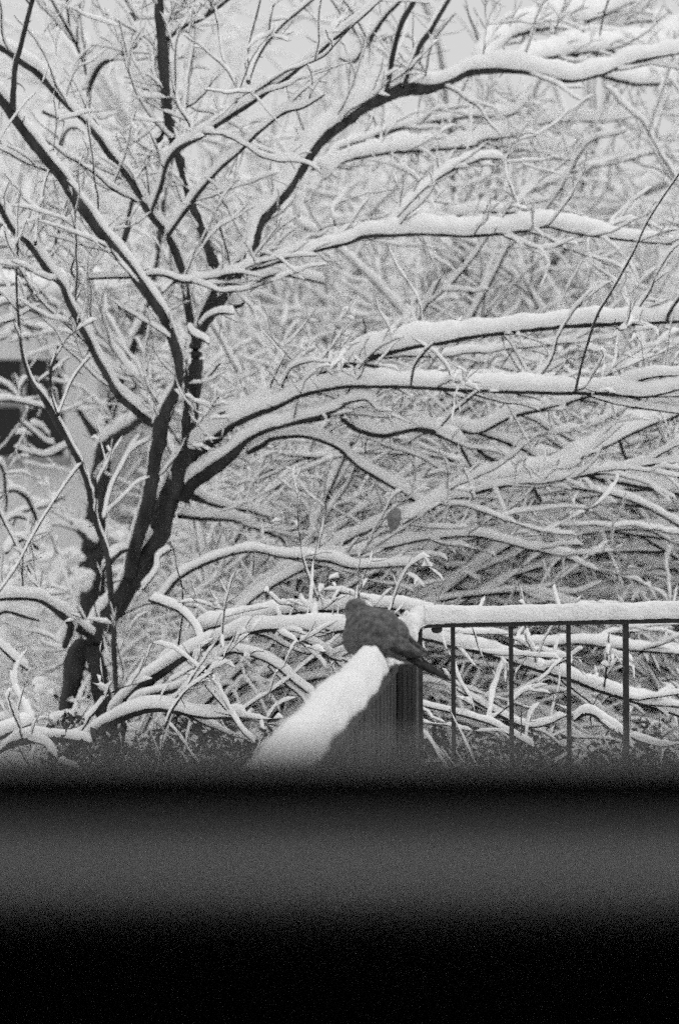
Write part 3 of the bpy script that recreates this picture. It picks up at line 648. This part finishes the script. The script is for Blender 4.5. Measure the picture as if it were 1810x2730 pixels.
# ---- knee wall running away from the window, far end at the railing corner
ZT = 1.03
slope = 0.128
yaw = -math.atan(slope)
Rw = Matrix.Translation(Vector((0.128, 4.1, 0))) @ Matrix.Rotation(yaw, 4, 'Z')       # local: y along the wall, x across, right face at x=0
kw = empty('porch_wall', (0.128, 4.1, 0), 'dark boarded porch wall with a thick rounded ridge of snow on top', 'wall')
wm = bmesh.new()
wth = 0.056
box_bm(wm, -wth, -0.004, -3.3, 0.0, 0.0, ZT - 0.02, Rw)
bw = 0.078
nb = int(3.3 / bw)
for i in range(nb):                                                                   # narrow vertical boards on the face
    y1 = -i * bw; pr = 0.010 + 0.002 * rng.random()
    box_bm(wm, -0.005, pr - 0.002, y1 - bw + 0.027, y1, 0.0, ZT - 0.021 - 0.0001 * (i % 3), Rw)
bobj('boarding', wm, M['board'], kw)
boxobj('cap_board', (-wth - 0.008, 0.013, -3.3, 0.012, ZT - 0.019, ZT), M['board'], kw, Rw, 0.004)
bm = bmesh.new()
box_bm(bm, -wth - 0.003, 0.056, 0.0185, 0.085, 0.0, ZT - 0.002, Rw, 0.003)
for q in range(4):
    xa = 0.0115 + q * 0.0115
    box_bm(bm, xa, xa + 0.0102, 0.0125, 0.0183, 0.0, ZT - 0.006 - 0.002 * (q % 2), Rw, 0.001)
bobj('corner_post', bm, M['board'], kw)
bm = bmesh.new()
for (px, py, d, sx, sy, sz) in [(1046, 1772, 4.14, .020, .022, .022), (1062, 1768, 4.15, .014, .018, .013), (1034, 1782, 4.10, .012, .02, .02)]:
    ell(bm, P(px, py, d), (sx, sy, sz))
hp = bobj('snow_heap', bm, M['capsnow'], kw, True)
md = hp.modifiers.new('join', 'REMESH'); md.mode = 'VOXEL'; md.voxel_size = 0.004; md.use_smooth_shade = True
md = hp.modifiers.new('soft', 'SMOOTH'); md.iterations = 5; md.factor = 0.5
# snow ridge
def ridge(name, parent, pts_fn, n, width_fn, h_fn, m, seg=22, ruff=0.006):
    tb = Tubes(); R = np.zeros((n, seg, 3))
    a = np.linspace(0, np.pi, seg - 3)
    low = rng.standard_normal((n, seg)) * ruff
    for _ in range(2): low = (low + np.roll(low, 1, 0) + np.roll(low, -1, 0) + np.roll(low, 1, 1)) / 4 * 1.5
    for i in range(n):
        s = i / (n - 1)
        c, side, up = pts_fn(s); w = width_fn(s); h = h_fn(s)
        for k in range(seg):
            if k < seg - 3:
                ca, sa = math.cos(a[k]), math.sin(a[k])
                x = w * np.sign(ca) * abs(ca) ** 0.75; z = h * abs(sa) ** 0.8
            else:
                f = (k - (seg - 3) + 1) / 4.0
                x = -w * (1 - 2 * f) * 0.9; z = 0.001
            R[i, k] = c + side * (x + (low[i, k] if k < seg - 3 else 0)) + up * (z + (abs(low[i, k]) if k < seg - 3 else 0))
    tb.rings(R)
    # close both ends
    for e in (0, n - 1):
        cen = R[e].mean(0)
        tb.rings(np.stack([R[e], np.repeat(cen[None], seg, 0)]) if e else np.stack([np.repeat(cen[None], seg, 0), R[e]]))
    return tb.build(name, m, parent)
Rn = np.array(Rw)
def wall_c(s):
    y = -3.3 + (3.3 - 0.02) * s
    c = Rn[:3, :3] @ np.array([-wth / 2 + 0.002, y, ZT - 0.002]) + Rn[:3, 3]
    return c, Rn[:3, :3] @ np.array([1.0, 0, 0]), np.array([0, 0, 1.0])
def wall_h(s):
    y = -3.3 + 3.28 * s
    b = 0.066 + 0.006 * math.sin(y * 5.1) + 0.004 * math.sin(y * 13 + 1)
    hump = 0.016 * math.exp(-((y + 0.30) / 0.10) ** 2)
    dip = 0.034 / (1 + math.exp(-(y + 0.19) / 0.022))
    fall = 0.020 / (1 + math.exp(-(y + 0.03) / 0.012))
    return b + hump - dip - fall
def wall_w(s):
    y = -3.3 + 3.28 * s
    return 0.0375 + 0.003 * math.sin(y * 7) + 0.002 * math.sin(y * 23) - 0.006 / (1 + math.exp(-(y + 0.19) / 0.03))
ridge('snow_cap', kw, wall_c, 230, wall_w, wall_h, M['capsnow'], 24, 0.0015)

# ---- black iron railing
RD = 4.8
rl = empty('iron_railing', tuple(P(1118, 1668, RD) * np.array([1, 1, 0])), 'thin black iron railing with a rounded band of snow along its top rail', 'railing')
L0 = P(1112, 1668, RD - 0.03); R0 = P(2500, 1640, RD + 0.12)
def rail_pt(s): return L0 + (R0 - L0) * s
dirr = (R0 - L0); LEN = np.linalg.norm(dirr); dirr = dirr / LEN
Rr = Matrix.Translation(Vector(L0)) @ Vector((1, 0, 0)).rotation_difference(Vector(dirr)).to_matrix().to_4x4()
boxobj('top_rail', (0, LEN, -0.016, 0.016, -0.006, 0.008), M['iron'], rl, Rr, 0.003)
zb = 0.12
boxobj('bottom_rail', (0, LEN, -0.012, 0.012, -L0[2] + zb, -L0[2] + zb + 0.02), M['iron'], rl, Rr, 0.003)
pitch = 156.0 * RD / FPX; x0 = (1207 - 1112) * RD / FPX
for i in range(8):
    xx = x0 + i * pitch
    if xx > LEN - 0.05: break
    hw = 0.0058 if i != 3 else 0.0075
    boxobj('baluster', (xx - hw, xx + hw, -hw, hw, -L0[2] + zb + 0.018, -0.005), M['iron'], rl, Rr, 0.0015)
boxobj('corner_post', (-0.022, 0.012, -0.018, 0.018, -L0[2], 0.010), M['iron'], rl, Rr, 0.003)
bm = bmesh.new()
bmesh.ops.create_uvsphere(bm, u_segments=10, v_segments=8, radius=0.011)
for v in bm.verts: v.co = Vector((v.co.x * 1.5 + 0.055, v.co.y, v.co.z - 0.012)); v.co = Rr @ v.co
bobj('bolt', bm, M['iron'], rl, True)
Rrn = np.array(Rr)
def rail_c(s):
    return Rrn[:3, :3] @ np.array([0.02 + s * (LEN - 0.03), 0, 0.007]) + Rrn[:3, 3], Rrn[:3, :3] @ np.array([0, -1.0, 0]), np.array([0, 0, 1.0])
rl_h = list(0.046 + snoise(200, 17, -0.004, 0.005) + snoise(200, 6, -0.0015, 0.0015))
rl_h = [h - 0.006 * math.exp(-((i - 18) / 8.0) ** 2) for i, h in enumerate(rl_h)]
ridge('snow_cap', rl, rail_c, 200, lambda s: 0.027 + 0.002 * math.sin(s * 37), lambda s: rl_h[min(199, int(s * 199.01))], M['capsnow'], 22, 0.0014)
# heaped snow on the corner
lump = bmesh.new()
for (px, py, d, sx, sy, sz) in [(1118, 1648, 4.78, .034, .036, .036), (1150, 1646, 4.78, .036, .030, .030), (1098, 1666, 4.74, .024, .030, .036), (1102, 1694, 4.72, .014, .022, .030), (1175, 1650, 4.78, .03, .026, .024), (1082, 1662, 4.76, .022, .026, .022)]:
    ell(lump, P(px, py, d), (sx, sy, sz))
lo = bobj('snow_heap', lump, M['capsnow'], rl, True)
md = lo.modifiers.new('join', 'REMESH'); md.mode = 'VOXEL'; md.voxel_size = 0.006; md.use_smooth_shade = True
md = lo.modifiers.new('soft', 'SMOOTH'); md.iterations = 8; md.factor = 0.5

# ---- dove
BD = 3.98
YAW = math.radians(22)
kpx = BD / FPX
bc = P(1010, 1700, BD)
bird = empty('perched_dove', tuple(bc), 'plump dark dove hunched on the snowy end of the porch wall, tail slanting down', 'bird')
Bm = Matrix.Translation(Vector(bc)) @ Matrix.Rotation(-YAW, 4, 'Z')     # local -x: where it faces (left and away), x: tail end, -y: towards the lens
def bl(px, py, v=0.0): return Vector(((px - 1010) * kpx / math.cos(YAW), v, (1700 - py) * kpx))
bm = bmesh.new()
slope_r = lambda deg: Matrix.Rotation(math.radians(deg), 3, 'Y')
def bell(px, py, v, a, b, c, deg):
    ell(bm, bl(px, py, v), (a * kpx, b * kpx, c * kpx), 28, 18, slope_r(deg))
bell(1002, 1685, 0, 88, 60, 60, 33)
bell(972, 1676, 0, 54, 55, 54, 60)
bell(1022, 1664, 0, 46, 42, 42, 40)
bell(1050, 1684, 0, 46, 38, 38, 42)
bell(945, 1690, 0, 26, 34, 44, 0)
bell(1050, 1716, 0, 66, 40, 32, 36)
bell(962, 1718, 0, 36, 42, 36, 20)
bell(950, 1632, 0, 32, 29, 37, 8)
bell(962, 1652, 0, 38, 36, 30, 10)
bell(941, 1628, 0, 24, 22, 28, 0)
bell(1090, 1738, 0, 46, 22, 15, 36)
for v in bm.verts: v.co = Bm @ v.co
body = bobj('body', bm, M['dove'], bird, True)
md = body.modifiers.new('join', 'REMESH'); md.mode = 'VOXEL'; md.voxel_size = 0.0035; md.use_smooth_shade = True
md = body.modifiers.new('soft', 'SMOOTH'); md.iterations = 13; md.factor = 0.5
def feather_loft(name, spine, widths, thick, m, parent, seg=14, n=26, roll=0.0):
    """A flattened, pointed loft along a spine: a folded wing or a tail feather."""
    sp = np.array([list(p) for p in spine]); k = len(sp)
    path, v = smooth_path(sp, np.stack([np.array(widths), np.array(thick)], 1) * kpx, 0.0035)
    t, side, up = frames(path)
    cr, sr = math.cos(roll), math.sin(roll)
    s2 = side * cr + up * sr; u2 = -side * sr + up * cr
    a = np.arange(seg) * 2 * np.pi / seg
    R = path[:, None, :] + np.cos(a)[None, :, None] * v[:, 0][:, None, None] * s2[:, None, :] + np.sin(a)[None, :, None] * v[:, 1][:, None, None] * u2[:, None, :]
    Bn = np.array(Bm)
    R = R @ Bn[:3, :3].T + Bn[:3, 3]
    tb = Tubes(); tb.rings(R); 
    for e in (0, -1):
        cen = np.repeat(R[e].mean(0)[None], seg, 0); tb.rings(np.stack([cen, R[e]]) if e == 0 else np.stack([R[e], cen]))
    return tb.build(name, m, parent)
for sgn in (-1, 1):
    o1 = 0.047
    w = feather_loft('wing', [bl(948, 1672, sgn * .036), bl(985, 1676, sgn * .046), bl(1030, 1694, sgn * .044), bl(1075, 1716, sgn * .031), bl(1112, 1732, sgn * .019), bl(1140, 1740, sgn * .011)],
                     [14, 34, 38, 26, 12, 3], [6, 11, 12, 10, 6, 2.5], M['wing'], bird, roll=sgn * math.radians(76))
    for (a0, b0, a1, b1, ww) in [(1040, 1712, 1120, 1740, 10), (1020, 1700, 1100, 1729, 10), (1060, 1722, 1130, 1746, 8)]:
        feather_loft('flight_feather', [bl(a0, b0, sgn * .050), bl((a0 + a1) / 2, (b0 + b1) / 2 + 2, sgn * .037), bl(a1, b1, sgn * .016)], [ww * .8, ww, 2], [2.5, 3, 1], M['tail'], w, 8, roll=sgn * math.radians(70))
for i, (dv, ex, ey, ww) in enumerate([(0, 1196, 1806, 11), (-.008, 1178, 1797, 10), (.008, 1178, 1797, 10), (-.015, 1152, 1780, 9), (.015, 1152, 1780, 9)]):
    feather_loft('tail_feather', [bl(1072, 1738 - i * 0.6, dv * .5), bl((1075 + ex) / 2, (1736 + ey) / 2 + 3 - i * .8, dv * .9), bl(ex - 14, ey - 8, dv), bl(ex, ey, dv)], [ww + 2, ww + 3, ww * .9, 1.2], [10, 9, 6, 2], M['tail'], bird, 10)
bm = bmesh.new(); bell(1058, 1737, 0, 34, 26, 13, 22)
for v in bm.verts: v.co = Bm @ v.co
bobj('vent', bm, M['vent'], bird, True)
bm = bmesh.new(); bell(938, 1708, 0, 24, 36, 40, -8)
for v in bm.verts: v.co = Bm @ v.co
bobj('breast', bm, M['breast'], bird, True)
# beak and eyes on the far side of the turned head, feet in the snow
bm = bmesh.new()
r = bmesh.ops.create_cone(bm, cap_ends=True, segments=10, radius1=0.0045, radius2=0.0008, depth=0.022)
bk = Matrix.Translation(bl(916, 1634, 0.012)) @ Matrix.Rotation(math.radians(-25), 4, 'Z') @ Matrix.Rotation(math.radians(-100), 4, 'Y')
for v in bm.verts: v.co = Bm @ (bk @ v.co)
bobj('beak', bm, M['horn'], bird, True)
for sgn in (-1, 1):
    bm = bmesh.new(); ell(bm, bl(936, 1626, sgn * 0.0195), (0.0034, 0.0024, 0.0034), 12, 8)
    for v in bm.verts: v.co = Bm @ v.co
    bobj('eye', bm, M['eye'], bird, True)
    tb = Tubes()
    hip = np.array(bl(1012, 1740, sgn * .016)); ank = np.array(bl(1008, 1762, sgn * .016))
    Bn = np.array(Bm); X = lambda p: (np.asarray(p) @ Bn[:3, :3].T + Bn[:3, 3])
    wood_tube(tb, X(np.linspace(hip, ank, 6)), np.full(6, .0035), 6, 0)
    for toe in ((-.022, 0, -.002), (-.017, .011, -.002), (-.017, -.011, -.002), (.013, 0, -.002)):
        wood_tube(tb, X(np.linspace(ank, ank + np.array(toe), 5)), np.linspace(.003, .0016, 5), 6, 0)
    tb.build('foot', M['horn'], bird)

# ---- small bird in the branches
BX = 6.25
sb = P(1048, 1384, BX); k6 = 0.85 * BX / FPX
fin = empty('small_bird', tuple(sb), 'small round grey bird perched low among the snowy branches', 'bird')
bm = bmesh.new()
def e6(px, py, dy, a, b, c, rot=None): ell(bm, Vector(P(px, py, BX)) + Vector((0, dy, 0)), (a * k6, b * k6, c * k6), 18, 12, rot)
e6(1050, 1380, 0, 24, 24, 25); e6(1049, 1396, 0, 19, 20, 20); e6(1058, 1366, 0.012, 15, 15, 14)
e6(1047, 1406, -0.003, 10, 9, 14, Matrix.Rotation(math.radians(24), 3, 'Y')); e6(1044, 1414, -0.005, 6, 4, 13, Matrix.Rotation(math.radians(28), 3, 'Y'))
b6 = bobj('body', bm, M['belly'], fin, True)
md = b6.modifiers.new('join', 'REMESH'); md.mode = 'VOXEL'; md.voxel_size = 0.003; md.use_smooth_shade = True
md = b6.modifiers.new('soft', 'SMOOTH'); md.iterations = 5
bm = bmesh.new(); bmesh.ops.create_cone(bm, cap_ends=True, segments=8, radius1=0.004, radius2=0.0006, depth=0.014)
for v in bm.verts: v.co = Matrix.Rotation(math.radians(-60), 3, 'X') @ v.co + Vector(P(1058, 1366, BX)) + Vector((0.004, 0.034, 0))
bobj('beak', bm, M['horn'], fin, True)

# ---- house on the left
HD = 12.5; kh = HD / FPX
hx = lambda px: (px - 905) * kh
hz = lambda py: 1.5 + (1250 - py) * kh
hs = empty('house', (hx(60), HD, 0), 'low grey rendered house with a dark gridded window behind the sapling', 'house')
X1 = hx(262); X0 = X1 - 7.0
wx0, wx1, wz0, wz1 = hx(-190), hx(172), hz(1218), hz(958)
eave = hz(790)
bm = bmesh.new()
box_bm(bm, X0, wx0, HD, HD + 0.3, 0, eave); box_bm(bm, wx1, X1, HD, HD + 0.3, 0, eave)
box_bm(bm, wx0, wx1, HD, HD + 0.3, 0, wz0); box_bm(bm, wx0, wx1, HD, HD + 0.3, wz1, eave)
box_bm(bm, X1 - 0.3, X1, HD + 0.3, HD + 4.2, 0, eave); box_bm(bm, X0, X0 + 0.3, HD + 0.3, HD + 4.2, 0, eave); box_bm(bm, X0 + 0.3, X1 - 0.3, HD + 3.9, HD + 4.2, 0, eave)
bobj('wall', bm, M['housewall'], hs)
win = boxobj('window', (wx0, wx1, HD + 0.12, HD + 0.14, wz0, wz1), M['houseglass'], hs, None, 0)
bm = bmesh.new()
fy0, fy1 = HD + 0.05, HD + 0.119
mid = hz(1078)
box_bm(bm, wx0, wx1, fy0, fy1, mid - 0.02, mid + 0.02)
for px in (-100, 62):
    box_bm(bm, hx(px) - 0.018, hx(px) + 0.018, fy0 + 0.003, fy1 - 0.002, wz0, mid - 0.021); box_bm(bm, hx(px) - 0.018, hx(px) + 0.018, fy0 + 0.003, fy1 - 0.002, mid + 0.021, wz1)
box_bm(bm, hx(138) - 0.015, hx(138) + 0.015, fy0 + 0.003, fy1 - 0.002, mid + 0.021, wz1)
bobj('frame', bm, M['houseframe'], win)
boxobj('sill', (wx0 - 0.05, wx1 + 0.05, HD - 0.06, HD - 0.001, wz0 - 0.06, wz0 - 0.005), M['houseframe'], win, None, 0.004)
ro = boxobj('roof', (X0 - .03, X1 + .03, HD - .03, HD + 4.23, eave + 0.001, eave + .09), M['roof'], hs, None, 0.004)
gx = np.linspace(X0 - .10, X1 + .09, 70); gy = np.linspace(HD - .10, HD + 4.3, 40)
bm = bmesh.new(); top = []; bot = []
for yy in gy:
    a, b = [], []
    for xx in gx:
        ed = min(1.0, max(0.0, min(xx - gx[0], gx[-1] - xx, yy - gy[0], gy[-1] - yy)) / 0.18)
        zz = eave + 0.10 + 0.12 * math.sqrt(1 - (1 - ed) ** 2) + 0.02 * math.sin(xx * 3.1 + yy) + 0.015 * math.sin(xx * 7 - yy * 3)
        a.append(bm.verts.new((xx, yy, zz))); b.append(bm.verts.new((xx, yy, eave - 0.02 + 0.015 * math.sin(xx * 9) if ed == 0 else eave + 0.092)))
    top.append(a); bot.append(b)
nx, ny = len(gx), len(gy)
for q in range(ny - 1):
    for p in range(nx - 1):
        bm.faces.new((top[q][p], top[q][p + 1], top[q + 1][p + 1], top[q + 1][p]))
        if q in (0, ny - 2) or p in (0, nx - 2): bm.faces.new((bot[q][p], bot[q + 1][p], bot[q + 1][p + 1], bot[q][p + 1]))
for p in range(nx - 1):
    bm.faces.new((bot[0][p], bot[0][p + 1], top[0][p + 1], top[0][p])); bm.faces.new((top[-1][p], top[-1][p + 1], bot[-1][p + 1], bot[-1][p]))
for q in range(ny - 1):
    bm.faces.new((top[q][0], top[q + 1][0], bot[q + 1][0], bot[q][0])); bm.faces.new((bot[q][-1], bot[q + 1][-1], top[q + 1][-1], top[q][-1]))
bobj('snow_cover', bm, M['snow'], ro, True)

# ---- the window the view is taken through, and the dark room behind the lens
room = bpy.data.objects.new('room', None); COL.objects.link(room); tag(room, None, None, None, 'structure')
WX, WZ0, WZ1 = 0.85, 1.345, 2.35
bm = bmesh.new()
wy0, wy1 = 0.525, 0.70
box_bm(bm, -2.5, -WX, wy0, wy1, 0, 2.6); box_bm(bm, WX, 2.5, wy0, wy1, 0, 2.6)
box_bm(bm, -WX, WX, wy0, wy1, 0, WZ0); box_bm(bm, -WX, WX, wy0, wy1, WZ1, 2.6)
box_bm(bm, -2.5, -2.38, -3.2, wy0, 0, 2.6); box_bm(bm, 2.38, 2.5, -3.2, wy0, 0, 2.6); box_bm(bm, -2.38, 2.38, -3.2, -3.08, 0, 2.6)
tag(bobj('wall', bm, M['room'], room), None, None, None, 'structure')
tag(boxobj('ceiling', (-2.5, 2.5, -3.2, wy1, 2.602, 2.72), M['room'], room, None, 0), None, None, None, 'structure')
tag(boxobj('floor', (-2.38, 2.38, -3.08, wy0, 0.01, 0.05), M['room'], room, None, 0), None, None, None, 'structure')
wd = empty('window', (0, 0.62, WZ0), 'dark window sill and frame lying blurred across the bottom of the view', 'window')
ztop = 1.5 - 0.1035
boxobj('bottom_rail', (-WX, WX, 0.606, 0.646, WZ0 + 0.001, ztop), M['sash'], wd, None, 0.003)
boxobj('shaded_track', (-WX, WX, 0.513, 0.605, WZ0 + 0.001, 1.5 - 0.120), M['shaded_track'], wd, None, 0.002)  # rear sill strip, its shade put into the colour
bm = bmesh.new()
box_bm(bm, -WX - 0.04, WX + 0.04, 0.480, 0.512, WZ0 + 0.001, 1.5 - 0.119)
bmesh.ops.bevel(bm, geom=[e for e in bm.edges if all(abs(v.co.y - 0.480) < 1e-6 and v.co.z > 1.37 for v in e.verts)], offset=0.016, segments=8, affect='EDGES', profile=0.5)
bobj('sill', bm, M['sill'], wd, True)  # front sill strip, its band of light put into the colour
boxobj('apron', (-WX, WX, 0.490, 0.524, 1.22, WZ0 - 0.001), M['sash'], wd, None, 0.003)
for s in (-1, 1):
    boxobj('stile', (min(s * WX, s * (WX - .05)), max(s * WX, s * (WX - .05)), 0.606, 0.646, ztop + 0.001, WZ1 - 0.04), M['sash'], wd, None, 0.003)
boxobj('top_rail', (-WX, WX, 0.606, 0.646, WZ1 - 0.039, WZ1 - 0.001), M['sash'], wd, None, 0.003)

room.location.x += 0.36; wd.location.x += 0.36        # the opening lies mostly to the right of the lens

# ---- misty air
HAZE = 0.0
bm = bmesh.new(); box_bm(bm, -30, 30, -6, 32, -1.2, 14)
hm = bpy.data.materials.new('misty_air'); hm.use_nodes = True
nt = hm.node_tree; nt.nodes.clear()
out = nt.nodes.new('ShaderNodeOutputMaterial'); pv = nt.nodes.new('ShaderNodeVolumePrincipled')
pv.inputs['Color'].default_value = (0.9, 0.9, 0.9, 1); pv.inputs['Density'].default_value = HAZE; pv.inputs['Anisotropy'].default_value = 0.3
nt.links.new(pv.outputs[0], out.inputs['Volume'])
if HAZE > 0:
    hz_o = bobj('haze', bm, hm); tag(hz_o, None, None, None, 'stuff')
else: bm.free()

# ================================================================== light, camera
SUN_EL, SUN_AZ = math.radians(68), math.radians(120)
w = bpy.data.worlds.new('World'); scene.world = w; w.use_nodes = True
nt = w.node_tree; bg = nt.nodes['Background']
sky = nt.nodes.new('ShaderNodeTexSky'); sky.sky_type = 'NISHITA'; sky.sun_disc = False
sky.sun_elevation = SUN_EL; sky.sun_rotation = SUN_AZ; sky.dust_density = 6; sky.air_density = 1.0
bw_ = nt.nodes.new('ShaderNodeRGBToBW')
nt.links.new(sky.outputs[0], bw_.inputs[0])
veil = nt.nodes.new('ShaderNodeMix'); veil.data_type = 'FLOAT'; veil.inputs[0].default_value = 0.8; veil.inputs[3].default_value = 5.0   # even cloud over the clear sky
nt.links.new(bw_.outputs[0], veil.inputs[2]); nt.links.new(veil.outputs[0], bg.inputs['Color'])
bg.inputs['Strength'].default_value = 0.13
sl = bpy.data.lights.new('sun', 'SUN'); sl.energy = 0.5; sl.angle = math.radians(80)
so = bpy.data.objects.new('sun', sl); COL.objects.link(so)
sd = Vector((math.sin(SUN_AZ) * math.cos(SUN_EL), math.cos(SUN_AZ) * math.cos(SUN_EL), math.sin(SUN_EL)))
so.rotation_euler = sd.to_track_quat('Z', 'Y').to_euler()

cd = bpy.data.cameras.new('camera'); cam = bpy.data.objects.new('camera', cd); COL.objects.link(cam)
cd.sensor_fit = 'VERTICAL'; cd.sensor_height = 36.0; cd.sensor_width = 24.0; cd.lens = 60.0
cd.clip_start = 0.02; cd.clip_end = 2000
cam.location = CAM; cam.rotation_euler = (math.pi / 2 - TILT, 0, 0)
cd.dof.use_dof = True; cd.dof.focus_distance = 4.85; cd.dof.aperture_fstop = 2.4
scene.camera = cam
vs = scene.view_settings
vs.view_transform = 'Standard'; vs.look = 'None'; vs.gamma = 1.0; vs.use_curve_mapping = False; vs.exposure = 0.22
scene.cycles.use_denoising = False
scene.cycles.use_adaptive_sampling = True; scene.cycles.adaptive_threshold = 0.5; scene.cycles.adaptive_min_samples = 18
scene.cycles.max_bounces = 10; scene.cycles.diffuse_bounces = 8; scene.cycles.volume_bounces = 2
